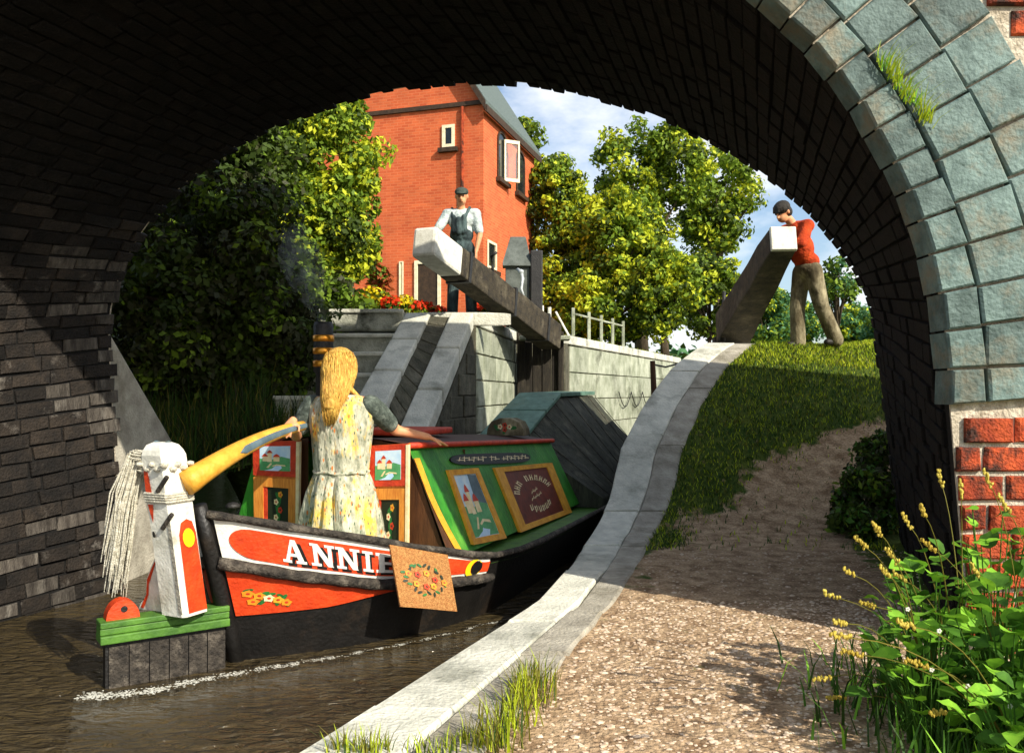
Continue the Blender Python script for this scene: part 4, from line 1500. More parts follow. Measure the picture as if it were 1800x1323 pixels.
# rope whipping: rings round the post, fancy knot, and the long horsetail
for t in (.70, .715, .73, .745):
    q = MB()
    loop = [Pt(t, a * 1.06, b * 1.06) for a, b in ((-1, -.8), (-.8, -1), (0, -1.03), (.8, -1), (1, -.8), (1, .8), (.8, 1), (-.8, 1), (-1, .8), (-1, -.8))]
    q.tube(loop, .0085, 6)
    q.build('rope_turn', 'rope', rud)
q = MB()
for k in range(16):
    a = 2 * math.pi * k / 16
    c, s_ = math.cos(a), math.sin(a)
    m_ = max(abs(c), abs(s_))
    p = Pt(.905 + .012 * (-1) ** k, c / m_ * 1.0, s_ / m_ * 1.0)
    q.ico(p, (.026, .026, .017), .15)
q.build('rope_knot', 'rope', rud, True)
tail = MB()
for k in range(130):
    st = Pt(random.uniform(.86, .99), random.uniform(-1.05, -.8), random.uniform(-1.0, .3))
    ln = random.uniform(.48, .70)
    sx = random.uniform(-.07, .01)
    e_ = st + Vector((sx - .15, random.uniform(-.05, .05), -ln))
    m_ = st + Vector((sx * .9 - .10, random.uniform(-.02, .02), -ln * .35))
    m0 = st + Vector((sx * .4 - .045, 0, .012))
    tail.tube([st, m0, m_, m_.lerp(e_, .5) + Vector((random.uniform(-.01, .01), 0, 0)), e_], [.005, .005, .0045, .004, .002], 4)
tail.build('horsetail', 'rope', rud)
# tiller: tapering curve to the steerer's hand
T0, T1, T2, T3 = at(338, 842, 4.66), at(405, 797, 4.85), at(465, 762, 5.2), at(532, 748, 5.58)
cv = []
for t in np.linspace(0, 1, 18):
    a, b, c = T0.lerp(T1, t), T1.lerp(T2, t), T2.lerp(T3, t)
    d, e_ = a.lerp(b, t), b.lerp(c, t)
    cv.append(d.lerp(e_, t))
TR = [lerp(.070, .033, (i / 17) ** .8) for i in range(18)]
q = MB()
q.tube([T0 + (T0 - cv[1]).normalized() * .05] + cv, [.070] + TR, 10)
til = q.build('tiller', 'tiller_tan', rud, True)
q = MB()
rows = []
for i in range(6, 18):
    tg = (cv[min(i + 1, 17)] - cv[i - 1]).normalized()
    side = tg.cross(Vector((0, 0, 1))).normalized()
    if side.dot(cv[i] - Vector((0, 0, EYE))) > 0:
        side = -side
    up_ = side.cross(tg)
    if up_.z < 0:
        up_ = -up_
    r = TR[i] + .003
    k = .42 if i > 6 else .02
    rows.append([cv[i] + side * r * math.cos(a) + up_ * r * math.sin(a) for a in np.linspace(.12 - k, .12 + k, 5)])
q.loft(rows, False)
q.build('blue_stripe', 'slate_blue', til, True)

# ---- rug hung over the quarter
rugp = [(684, 957), (786, 975), (804, 1074), (703, 1066)]
Yr = [5.22, 5.42, 5.36, 5.14]
RC = [at(*p, y) for p, y in zip(rugp, Yr)]
def rg(u, v, e=0.0):
    p = RC[0].lerp(RC[1], u).lerp(RC[3].lerp(RC[2], u), v)
    n_ = (RC[1] - RC[0]).cross(RC[3] - RC[0]).normalized()
    if n_.y > 0:
        n_ = -n_
    return p + n_ * (e + .010 * math.sin(u * 5) * v)
rug = thing('rug', RC[3], 'square tan rug with a rose wreath hung over the boat side', 'rug')
q = MB()
N_ = 12
q.loft([[rg(u, v, .008) for u in np.linspace(0, 1, N_)] for v in np.linspace(0, 1, N_)], False)
q.loft([[rg(u, v, -.008) for u in np.linspace(0, 1, N_)] for v in np.linspace(0, 1, N_)], False)
q.loft([[rg(u, v, .008) for u, v in ed] for ed in [[(t, 0) for t in np.linspace(0, 1, N_)] + [(1, t) for t in np.linspace(0, 1, N_)] + [(t, 1) for t in np.linspace(1, 0, N_)] + [(0, t) for t in np.linspace(1, 0, N_)]]] +
       [[rg(u, v, -.008) for u, v in ed] for ed in [[(t, 0) for t in np.linspace(0, 1, N_)] + [(1, t) for t in np.linspace(0, 1, N_)] + [(t, 1) for t in np.linspace(1, 0, N_)] + [(0, t) for t in np.linspace(1, 0, N_)]]], False)
q.build('mat', 'jute', rug)
sp = []
for k in range(22):
    a = 2 * math.pi * k / 22
    sp.append((.49 + .36 * math.cos(a) * random.uniform(.75, 1.05), .50 + .25 * math.sin(a) * random.uniform(.8, 1.1), .036, random.choice(('dark_green', 'leaf_paint', 'dark_green'))))
for u, v, m in ((.22, .44, 'orange_paint'), (.38, .44, 'cabin_red'), (.54, .40, 'cabin_yellow'), (.68, .49, 'cabin_red'), (.84, .52, 'orange_paint'), (.33, .60, 'cabin_yellow'), (.50, .63, 'cabin_red'), (.63, .61, 'cabin_yellow')):
    sp.append((u, v, .052, m))
roses('rose_wreath', lambda u, v, e: rg(u, v, .0095 + e * .6), sp, rug)

# ---- painted box on the roof front
bx0 = B(.28, 3.95, ctop(3.95) + .065)
box = thing('painted_box', bx0, 'small round-topped box with painted flowers on the cabin roof', 'box')
q = MB()
sh = [(-.20, 0), (.20, 0), (.19, .07), (.15, .14), (.06, .175), (-.06, .175), (-.15, .14), (-.19, .07)]
q.prism([bx0 + BR * x - BD * .1 + Vector((0, 0, z)) for x, z in sh], BD * .2)
q.build('body', 'trousers', box, bevel=.01)
roses('painted_roses', lambda u, v, e: bx0 + BR * u - BD * (.101 + e) + Vector((0, 0, v)),
      [(-.09, .08, .03, 'leaf_paint'), (.09, .08, .03, 'leaf_paint'), (0, .05, .03, 'leaf_paint'), (-.05, .09, .026, 'cream'), (.05, .09, .026, 'cream'), (0, .105, .026, 'cabin_red'), (0, .06, .022, 'cabin_red')], box)
# ================================================================== lock gates
def beam_axes(a, b):
    t = (b - a).normalized()
    s = t.cross(Vector((0, 0, 1))).normalized()
    u = s.cross(t).normalized()
    return t, s, u
def beam_part(a, b, w0, h0, w1, h1, name, m, parent, bevel=.03, rag=0.0, n=1):
    t, s, u = beam_axes(a, b)
    q = MB()
    rings = []
    for k in range(n + 1):
        p = a.lerp(b, k / n)
        w, h = lerp(w0, w1, k / n), lerp(h0, h1, k / n)
        j = [random.uniform(-rag, rag) for _ in range(4)]
        rings.append([p - s * (w / 2 + j[0]) - u * (h / 2 + j[1]), p + s * (w / 2 + j[1]) - u * (h / 2 + j[2]), p + s * (w / 2 + j[2]) + u * (h / 2 + j[3]), p - s * (w / 2 + j[3]) + u * (h / 2 + j[0])])
    q.loft(rings)
    return q.build(name, m, parent, bevel=bevel)
# left gate
a, b = at(745, 424, 10.1), at(968, 592, 14.3)
gl = thing('lock_gate', (.2, 14.6, LL), 'left lock gate, its long balance beam ending in a white block before the house', 'lock gate', 'lock gates with balance beams')
beam_part(a.lerp(b, .17), b, .30, .37, .36, .42, 'balance_beam', 'beam_wood', gl, .02, .012, 7)
beam_part(a, a.lerp(b, .168), .31, .37, .305, .38, 'beam_end', 'white_paint', gl, .04)
for t_ in (.21, .55, .86):
    w_, h_ = lerp(.30, .36, (t_ - .17) / .83) + .035, lerp(.37, .42, (t_ - .17) / .83) + .035
    beam_part(a.lerp(b, t_), a.lerp(b, t_ + .014), w_, h_, w_, h_, 'iron_strap', 'iron', gl, .004)
for k in range(4):
    q = MB()
    x0 = .19 + k * .165
    q.box((x0 + .08, 14.75 + .02 * (k % 2), .85), (.155, .10, 2.5))
    q.build('plank', 'gate_wood', gl, bevel=.01)
q = MB()
q.box((.16, 14.72, 1.0), (.14, .2, 3.0))
q.build('heel_post', 'gate_wood', gl, bevel=.02)
q = MB()
q.box((.84, 14.72, .95), (.10, .16, 2.6))
q.build('mitre_post', 'gate_wood', gl, bevel=.02)
q = MB()
q.box((.55, 14.45, 2.12), (.86, .34, .07))
q.build('footboard', 'lock_stone', gl, bevel=.015)
q = MB()
lv = at(866, 470, 12.3)
q.tube([lv - Vector((0, 0, .1)), lv, lv + Vector((-.02, 0, .16)), lv + Vector((.06, 0, .22))], .022, 7)
q.build('windlass_stub', 'iron', gl, True)
# right gate
a, b = at(1378, 418, 10.2), at(1287, 578, 13.4)
gr = thing('lock_gate', (3.4, 13.4, 1.9), 'right lock gate, its dark balance beam ending in a white face on the towpath side', 'lock gate', 'lock gates with balance beams')
beam_part(a.lerp(b, .02), b, .31, .31, .52, .50, 'balance_beam', 'beam_wood', gr, .02, .012, 6)
beam_part(a, a.lerp(b, .018), .30, .30, .31, .31, 'beam_end', 'white_paint', gr, .012)
q = MB()
q.box((3.35, 13.75, .9), (.2, .2, 2.4))
q.build('heel_post', 'gate_wood', gr, bevel=.02)
for k in range(5):
    q = MB()
    q.box((3.5 + .02 * (k % 2), 14.0 + k * .27, .4), (.10, .26, 2.2))
    q.build('plank', 'gate_wood', gr, bevel=.01)
for px_, y0, y1, yy in ((1270, 512, 600, 13.1), (1303, 487, 530, 12.6)):
    p0, p1 = at(px_, y1, yy), at(px_ + 3, y0, yy)
    q = MB()
    q.tube([p0, p0.lerp(p1, .6), p1], [.05, .035, .025], 7)
    q.build('paddle_rod', 'iron', gr, True)

# paddle housing with pitched lid and a crank
ph = thing('paddle_housing', (.08, 15.6, LL), 'grey box with pitched lid and white crank behind the left balance beam', 'paddle gear')
c = Vector((.10, 15.6, LL))
q = MB()
q.box((c.x, c.y, c.z + .62), (.44, .5, 1.24))
q.build('cabinet', 'grey_box', ph, bevel=.015)
q = MB()
w = .27
q.prism([(c.x - w, c.y - .32, LL + 1.22), (c.x + w, c.y - .32, LL + 1.22), (c.x + w - .02, c.y - .30, LL + 1.28), (c.x + w - .12, c.y + .0, LL + 1.80), (c.x - w + .14, c.y + .0, LL + 1.80), (c.x - w, c.y - .32, LL + 1.28)], (0, .34, 0))
q.build('lid', 'grey_box', ph, bevel=.01)
q = MB()
q.box((c.x + .34, c.y - .05, LL + .75), (.22, .55, 1.5))
q.build('gear_case', 'iron', ph, bevel=.02)
q = MB()
k0 = at(916, 478, 15.0)
q.tube([k0 + Vector((-.06, .1, .06)), k0, k0 + Vector((.03, -.03, -.12)), k0 + Vector((.0, -.05, -.3)), k0 + Vector((.05, -.05, -.46))], [.03, .035, .03, .028, .024], 7)
q.ico(k0, .055)
q.build('crank', 'steel', ph, True)

# white fences beyond the gate
fe = thing('post_fence', (1.3, 17.6, LL), 'low white post and rail fence on the far lock side', 'fence')
pts = [Vector((lerp(1.26, 2.72, t), lerp(17.6, 20.9, t), LL)) for t in (0, .28, .52, .76, 1)]
for p in pts:
    q = MB()
    q.box(p + Vector((0, 0, .28)), (.07, .07, .84))
    q.build('post', 'lock_stone', fe, bevel=.015)
for p0, p1 in zip(pts[:-1], pts[1:]):
    q = MB()
    q.tube([p0 + Vector((0, 0, .58)), p1 + Vector((0, 0, .58))], .022, 6)
    q.build('rail', 'lock_stone', fe)
hg = thing('handrail', (.75, 16.2, LL), 'pair of slim white posts with a slanting stay behind the balance beam', 'handrail')
for px_, t_ in ((953, 537), (966, 540)):
    p = at(px_, t_, 16.4)
    q = MB()
    q.tube([Vector((p.x, p.y, LL - .1)), p], .035, 7)
    q.build('post', 'white_paint', hg)
q = MB()
q.tube([at(977, 548, 16.4), at(1000, 590, 16.2)], .02, 6)
q.build('stay', 'white_paint', hg)
# mooring post with wire on the ramp coping, chains on the lock wall
mp_ = thing('guide_post', at(1148, 690, 9.75), 'short rusty post with a wire rail at the lock mouth', 'post')
q = MB()
p0, p1 = at(1150, 700, 9.75), at(1147, 634, 9.75)
q.tube([p0, p1], [.035, .03], 8)
q.build('upright', 'brown_wood', mp_)
q = MB()
q.tube([p1 - Vector((0, 0, .04)), at(1170, 645, 9.95), at(1196, 638, 10.4)], .011, 6)
q.build('wire', 'iron', mp_)
chn = thing('chain', (2.4, 19.2, 1.1), 'looped safety chain hanging along the sunlit lock wall', 'chain')
for k in range(3):
    Y0, Y1 = 18.9 + k * 1.05, 18.9 + (k + 1) * 1.05
    q = MB()
    pts = []
    for t in np.linspace(0, 1, 9):
        Y = lerp(Y0, Y1, t)
        X = 1.05 + .401 * (Y - 15.8) + .07
        pts.append((X, Y - .03, 1.22 - .34 * math.sin(math.pi * t)))
    q.tube(pts, .011, 6)
    q.build('loop', 'iron', chn)

# ================================================================== the house
HC = Vector((-.8, 24, 0))
HA, HB = Vector((.3, .954, 0)).normalized(), Vector((-.954, .3, 0)).normalized()
H0, HE, HT = 1.9, 9.28, 14.6
LA, LB = 5.2, 6.6
house = thing('brick_house', (HC.x, HC.y, 2.2), 'tall orange brick lock house with slate roof beyond the lock', 'house')
def uvquad(q, pts, o, ax_):
    "adds a polygon and keeps metres along ax_ and up as uv"
    q.poly(pts)
    if not hasattr(q, 'uv'):
        q.uv = []
    for p in pts:
        d = Vector(p) - o
        q.uv.append((d.dot(ax_), p[2]))
def HP(ax_, s, z):
    p = HC + ax_ * s
    return (p.x, p.y, z)
q = MB()
uvquad(q, [HP(HA, 0, H0), HP(HA, LA, H0), HP(HA, LA, HE), HP(HA, 0, HE)], HC, HA)
g_ = [HP(HB, 0, H0), HP(HB, 0, HE), HP(HB, LB / 2, HT), HP(HB, LB, HE), HP(HB, LB, H0)]
uvquad(q, g_, HC, HB)
bk = HC + HA * LA
uvquad(q, [(bk.x, bk.y, H0), (bk.x, bk.y, HE), tuple(Vector(HP(HB, LB / 2, HT)) + HA * LA), tuple(Vector(HP(HB, LB, HE)) + HA * LA), tuple(Vector(HP(HB, LB, H0)) + HA * LA)], bk, HB)
uvquad(q, [HP(HB, LB, H0), tuple(Vector(HP(HB, LB, H0)) + HA * LA), tuple(Vector(HP(HB, LB, HE)) + HA * LA), HP(HB, LB, HE)], HC + HB * LB, HA)
wall = q.build('wall', 'house_brick', house)
uvl = wall.data.uv_layers.new(name='UVMap')
uvl.data.foreach_set('uv', [c_ for uv in q.uv for c_ in uv])
# roof slopes with thickness and overhang
for sgn in (0, 1):
    e0 = HC - HA * .2 + (HB * -.13 if sgn == 0 else HB * (LB + .13))
    e1 = HC + HA * (LA + .35) + (HB * -.13 if sgn == 0 else HB * (LB + .13))
    sl = (HT - HE) / (LB / 2)
    ze = HE + .12 - .13 * sl
    r0, r1 = HC - HA * .2 + HB * LB / 2, HC + HA * (LA + .35) + HB * LB / 2
    q = MB()
    P4 = [(e0.x, e0.y, ze), (e1.x, e1.y, ze), (r1.x, r1.y, HT), (r0.x, r0.y, HT)]
    q.hexa([(x, y, z + .05) for x, y, z in P4] + [(x, y, z + .18) for x, y, z in P4])
    rf = q.build('roof', 'slate', house)
    # bargeboard on the gable and fascia under the eave
    q = MB()
    n_ = HA * -.06
    P2 = [Vector((e0.x, e0.y, ze - .12)), Vector((r0.x, r0.y, HT - .12)), Vector((r0.x, r0.y, HT + .14)), Vector((e0.x, e0.y, ze + .14))]
    q.prism([p + HA * .02 for p in P2], n_)
    q.build('bargeboard', 'dark_timber', house)
    q = MB()
    o_ = HB * (-.04 if sgn == 0 else .04)
    q.prism([Vector((e0.x, e0.y, ze - .16)), Vector((e1.x, e1.y, ze - .16)), Vector((e1.x, e1.y, ze + .04)), Vector((e0.x, e0.y, ze + .04))], o_)
    q.build('gutter', 'dark_timber', house)
q = MB()
zc_ = 9.30
q.hexa([Vector(HP(HB, -.03, zc_)) - HA * .07, Vector(HP(HB, LB, zc_)) - HA * .07, Vector(HP(HB, LB, zc_)), Vector(HP(HB, -.03, zc_)),
        Vector(HP(HB, -.03, zc_ + .12)) - HA * .07, Vector(HP(HB, LB, zc_ + .12)) - HA * .07, Vector(HP(HB, LB, zc_ + .12)), Vector(HP(HB, -.03, zc_ + .12))])
q.build('string_course', 'dark_timber', house)
q = MB()
p = Vector(HP(HB, .62, 0)) - HA * .06
q.tube([p + Vector((0, 0, 6.2)), p + Vector((0, 0, HE))], .045, 8)
q.build('drainpipe', 'red_brick', house)
def opening(ax_, nrm, s0, s1, z0, z1, arch, frame, sill=True, name='window', fw=.07, pane='glass'):
    w = MB()
    def pt(s, z, d):
        return Vector(HP(ax_, s, z)) + nrm * d
    def outline(k):
        a, b, c_, d_ = s0 + k, s1 - k, z0 + k, z1 - k
        if not arch:
            return [(a, c_), (b, c_), (b, d_), (a, d_)]
        m_, r = (a + b) / 2, (b - a) / 2
        return [(a, c_), (b, c_)] + [(m_ + r * math.cos(t), d_ - r * .7 + r * .7 * math.sin(t)) for t in np.linspace(0, math.pi, 9)]
    o_, i_ = outline(0), outline(fw)
    w.loft([[pt(*x, .02) for x in o_], [pt(*x, .05) for x in o_], [pt(*x, .05) for x in i_], [pt(*x, .012) for x in i_]], True, False)
    f_ = w.build(name, frame, house)
    g = MB()
    g.poly([pt(*x, .015) for x in i_])
    g.build('pane' if pane == 'glass' else 'leaf', pane, f_)
    if sill:
        g = MB()
        a, b = pt(s0 - .1, z0 - .14, .0), pt(s1 + .1, z0 - .14, .0)
        g.hexa([a, b, b + nrm * .14, a + nrm * .14] + [x + Vector((0, 0, .12)) for x in (a, b, b + nrm * .14, a + nrm * .14)])
        g.build('sill', 'dark_timber', f_)
    return f_
NA, NB = -HB, -HA      # outward normals of the eave side and the gable side
opening(HA, NA, 1.18, 2.05, 7.55, 9.0, True, 'dark_timber')
opening(HA, NA, 3.05, 3.95, 7.55, 8.95, True, 'dark_timber')
opening(HA, NA, .25, 1.05, 4.75, 5.55, False, 'house_white')
opening(HB, NB, .86, 1.24, 8.18, 8.82, False, 'house_white', fw=.09)
opening(HB, NB, 1.28, 2.1, 2.0, 5.0, False, 'house_white', False, 'door', .10, 'dark_timber')
opening(HB, NB, 2.45, 2.58, 2.0, 5.0, False, 'house_white', False, 'porch_post', .03, 'house_white')
cm = MB()         # the open casement of the nearer arched window
hng = Vector(HP(HA, 1.75, 0)) + NA * .04
dv_ = (NA * .62 + HA * .55).normalized() * .50
for (z0, z1, t0, t1) in ((7.55, 7.65, 0, 1), (8.7, 8.8, 0, 1), (7.65, 8.7, 0, .1), (7.65, 8.7, .9, 1)):
    a, b = hng + dv_ * t0, hng + dv_ * t1
    n_ = Vector((-dv_.y, dv_.x, 0)).normalized() * .04
    cm.hexa([(*(a - n_).xy, z0), (*(b - n_).xy, z0), (*(b + n_).xy, z0), (*(a + n_).xy, z0), (*(a - n_).xy, z1), (*(b - n_).xy, z1), (*(b + n_).xy, z1), (*(a + n_).xy, z1)])
cas = cm.build('open_casement', 'house_white', house)
q = MB()
a, b = hng + dv_ * .1, hng + dv_ * .9
q.poly([(*a.xy, 7.65), (*b.xy, 7.65), (*b.xy, 8.7), (*a.xy, 8.7)])
q.build('pane', 'clear_pane', cas)

# ================================================================== people
def cap_mesh(q, p0, p1, r0, r1, n=12, flat=1.0):
    p0, p1 = Vector(p0), Vector(p1)
    t = p1 - p0
    if t.length < 1e-5:
        t = Vector((0, 0, 1e-4))
    t.normalize()
    a = t.cross(Vector((0, 0, 1)))
    if a.length < .05:
        a = t.cross(Vector((0, 1, 0)))
    a.normalize()
    b = a.cross(t)
    rings = []
    for ph_ in np.linspace(-math.pi / 2, 0, 5):
        rings.append((p0 + t * r0 * math.sin(ph_), max(r0 * math.cos(ph_), 1e-4)))
    for ph_ in np.linspace(0, math.pi / 2, 5):
        rings.append((p1 + t * r1 * math.sin(ph_), max(r1 * math.cos(ph_), 1e-4)))
    q.loft([[c_ + (a * math.cos(u) + b * math.sin(u) * flat) * r for u in np.linspace(0, 2 * math.pi, n + 1)[:-1]] for c_, r in rings])
def ell_mesh(q, c_, r, R=None, n=14):
    c_ = Vector(c_)
    rings = []
    for ph_ in np.linspace(-math.pi / 2 + .02, math.pi / 2 - .02, 9):
        ring = []
        for u in np.linspace(0, 2 * math.pi, n + 1)[:-1]:
            d = Vector((r[0] * math.cos(ph_) * math.cos(u), r[1] * math.cos(ph_) * math.sin(u), r[2] * math.sin(ph_)))
            ring.append(c_ + (R @ d if R else d))
        rings.append(ring)
    q.loft(rings)
def fused(name, q, m, parent, voxel, smooth_it=6):
    "one continuous skin over overlapping volumes"
    me = bpy.data.meshes.new('tmp')
    me.from_pydata(q.v, [], q.f)
    o = bpy.data.objects.new('tmp', me)
    COL.objects.link(o)
    r = o.modifiers.new('r', 'REMESH')
    r.mode = 'VOXEL'
    r.voxel_size = voxel
    s = o.modifiers.new('s', 'SMOOTH')
    s.iterations = smooth_it
    s.factor = .5
    dg = bpy.context.evaluated_depsgraph_get()
    new = bpy.data.meshes.new_from_object(o.evaluated_get(dg))
    bpy.data.objects.remove(o)
    new.name = name
    new.materials.clear()
    new.materials.append(MATS[m])
    new.polygons.foreach_set('use_smooth', np.ones(len(new.polygons), bool))
    ob = bpy.data.objects.new(name, new)
    COL.objects.link(ob)
    adopt(ob, parent)
    return ob
def rotmat(fwd, up=Vector((0, 0, 1))):
    "columns: right, forward, up"
    f = Vector(fwd).normalized()
    r = f.cross(up).normalized()
    u = r.cross(f)
    return Matrix((r, f, u)).transposed()
def hand(q, wrist, d, palm_n, curl=.4, side=1, k=1.0):
    "palm, four fingers of different length and a thumb from the side of the palm"
    d = Vector(d).normalized()
    n_ = Vector(palm_n).normalized()
    n_ = (n_ - d * n_.dot(d)).normalized()
    s = d.cross(n_) * side
    w = Vector(wrist)
    for o_ in (-.028, -.009, .010, .028):
        cap_mesh(q, w + s * o_ * .6 * k, w + (d * .085 + s * o_) * k, .015 * k, .013 * k, 8)
    for o_, L in ((-.033, .060), (-.011, .074), (.011, .078), (.033, .068)):
        b0 = w + (d * .088 + s * o_) * k
        m_ = b0 + (d * L * .5 + n_ * curl * .018) * k
        e_ = m_ + (d * L * .5 * (1 - curl * .4) + n_ * curl * .04) * k
        cap_mesh(q, b0, m_, .0105 * k, .0095 * k, 8)
        cap_mesh(q, m_, e_, .0095 * k, .0078 * k, 8)
    t0 = w + (d * .030 + s * .028) * k
    t1 = t0 + (d * .030 + s * .034 + n_ * .012) * k
    t2 = t1 + (d * .032 + s * .010 + n_ * .014) * k
    cap_mesh(q, t0, t1, .0125 * k, .011 * k, 8)
    cap_mesh(q, t1, t2, .011 * k, .009 * k, 8)
def head(q, c_, R, k=1.0):
    "skull, jaw, nose, ears; c_ the head's centre"
    def W(x, y, z):
        return Vector(c_) + R @ Vector((x, y, z)) * k
    ell_mesh(q, W(0, -.012, .025), (.078 * k, .098 * k, .095 * k), R)
    ell_mesh(q, W(0, .022, -.045), (.062 * k, .072 * k, .075 * k), R)
    cap_mesh(q, W(0, .088, .018), W(0, .108, -.022), .010 * k, .016 * k, 8)
    for s in (-1, 1):
        ell_mesh(q, W(s * .080, -.010, -.005), (.012 * k, .022 * k, .034 * k), R)
    cap_mesh(q, W(-.022, .082, -.062), W(.022, .082, -.062), .010 * k, .010 * k, 8)
def face_marks(c_, R, parent, k=1.0):
    def W(x, y, z):
        return Vector(c_) + R @ Vector((x, y, z)) * k
    for s in (-1, 1):
        q = MB()
        ell_mesh(q, W(s * .031, .083, .012), (.012 * k, .008 * k, .007 * k), R, 8)
        q.build('eye', 'eye', parent, True)
        q = MB()
        cap_mesh(q, W(s * .016, .088, .034), W(s * .046, .080, .032), .005 * k, .004 * k, 6)
        q.build('eyebrow', 'hair_dark', parent, True)
    q = MB()
    cap_mesh(q, W(-.020, .093, -.060), W(.020, .093, -.060), .004 * k, .004 * k, 6)
    q.build('mouth', 'panel_maroon', parent, True)

# ---- the steerer, seen from behind
WF = at(600, 690, 5.92)
WF = Vector((WF.x, WF.y, -.22))
woman = thing('person', WF, 'blond person in a floral apron dress steering from the boat hatch, seen from behind', 'person')
fw = Vector((.22, .97, 0)).normalized()
rt = Vector((fw.y, -fw.x, 0))
def Wm(r, f, z):
    return WF + rt * r + fw * f + Vector((0, 0, z))
SH_R, SH_L = Wm(.215, .0, 1.335), Wm(-.215, .0, 1.335)
EL_R, HD_R = at(696, 756, 6.05), at(752, 776, 6.10)
HD_R.z = .885
EL_L, HD_L = Wm(-.33, -.02, 1.12), cv[16] + Vector((-.02, -.01, .045))
q = MB()
for s in (-1, 1):
    cap_mesh(q, Wm(s * .085, 0, .86), Wm(s * .08, .02, .46), .082, .056)
    cap_mesh(q, Wm(s * .08, .02, .46), Wm(s * .08, -.01, .09), .054, .036)
    cap_mesh(q, Wm(s * .08, -.03, .045), Wm(s * .085, .14, .03), .042, .032)
ell_mesh(q, Wm(0, 0, .90), (.165, .125, .13))
ell_mesh(q, Wm(0, 0, 1.08), (.132, .10, .16))
ell_mesh(q, Wm(0, .01, 1.25), (.165, .11, .13))
cap_mesh(q, SH_L, SH_R, .062, .062)
cap_mesh(q, Wm(0, 0, 1.36), Wm(0, .02, 1.48), .058, .05)
HCn = Wm(-.01, .03, 1.58)
HR = rotmat((fw * 1 + Vector((-.12, 0, -.05))))
head(q, HCn, HR, 1.05)
cap_mesh(q, SH_R, EL_R, .052, .042)
cap_mesh(q, EL_R, HD_R, .041, .026)
hand(q, HD_R, at(785, 781, 6.16) - HD_R, (0, 0, -1), .15, -1)
cap_mesh(q, SH_L, EL_L, .052, .042)
cap_mesh(q, EL_L, HD_L, .040, .026)
hand(q, HD_L, (cv[13] - HD_L).normalized() * .5 + Vector((0, -.2, -.2)), (0, 0, -1), .6, 1)
wb = fused('body', q, 'skin', woman, .0085, 4)
face_marks(HCn, HR, wb)
# dress: fitted back, gathered waist, pleated skirt
q = MB()
rings = []
prof = [(1.405, .12, .080, 0), (1.385, .19, .100, 0), (1.33, .240, .128, 0), (1.26, .240, .142, .003), (1.15, .222, .142, .006), (1.02, .204, .140, .010), (.90, .192, .142, .012),
        (.87, .188, .140, .010), (.84, .198, .150, .014), (.74, .232, .180, .022), (.60, .258, .200, .028), (.42, .288, .225, .034), (.26, .305, .242, .038)]
for (z, a, b, fo) in prof:
    ring = []
    for k in range(72):
        t = 2 * math.pi * k / 72
        w_ = 1 + fo / max(a, .01) * (math.sin(t * 15 + 1.9 * math.sin(t * 3) + 1.2 * math.sin(z * 5 + t * 2)) * .9 + .6 * math.sin(t * 7 + z * 4) + .35 * math.sin(t * 26))
        ring.append(Wm(a * w_ * math.cos(t), b * w_ * math.sin(t), z))
    rings.append(ring)
q.loft(rings, True, False)
q.build('dress', 'dress', woman, True)
q = MB()
q.tube([Wm(.194 * math.cos(t), .146 * math.sin(t), .872 + .006 * math.sin(t * 6)) for t in np.linspace(0, 2 * math.pi, 40)], .011, 6)
q.build('waist_tie', 'dress', woman, True)
for nm, sh, el in (('sleeve', SH_R, EL_R), ('sleeve', SH_L, EL_L)):
    q = MB()
    e_ = sh.lerp(el, .72)
    cap_mesh(q, sh, sh.lerp(el, .3), .074, .078, 14)
    cap_mesh(q, sh.lerp(el, .3), e_, .078, .066, 14)
    fused(nm, q, 'sleeve', woman, .012, 4)
# hair: full crown and a long tail down the back
q = MB()
ell_mesh(q, HCn + HR @ Vector((0, -.035, .028)), (.122, .126, .130), HR)
ell_mesh(q, HCn + HR @ Vector((0, -.062, -.06)), (.116, .095, .13), HR)
cap_mesh(q, HCn + HR @ Vector((.0, -.085, -.10)), HCn + HR @ Vector((-.015, -.135, -.24)), .098, .068)
cap_mesh(q, HCn + HR @ Vector((-.015, -.135, -.24)), HCn + HR @ Vector((-.03, -.145, -.36)), .066, .02)
for k in range(22):
    a = random.uniform(-1.1, 1.1)
    p0 = HCn + HR @ Vector((.118 * math.sin(a), -.132 * math.cos(a) - .015, .06))
    p1 = HCn + HR @ Vector((.108 * math.sin(a), -.142 * math.cos(a) - .02, -.06))
    p2 = HCn + HR @ Vector((.045 * math.sin(a) - .025, -.165 - .03 * math.cos(a), -.27))
    cap_mesh(q, p0, p1, .010, .013, 6)
    cap_mesh(q, p1, p2, .013, .007, 6)
cap_mesh(q, HCn + HR @ Vector((.08, -.05, -.14)), HCn + HR @ Vector((.13, -.02, -.19)), .022, .014, 8)
hair = fused('hair', q, 'hair_blond', woman, .0075, 3)
q = MB()
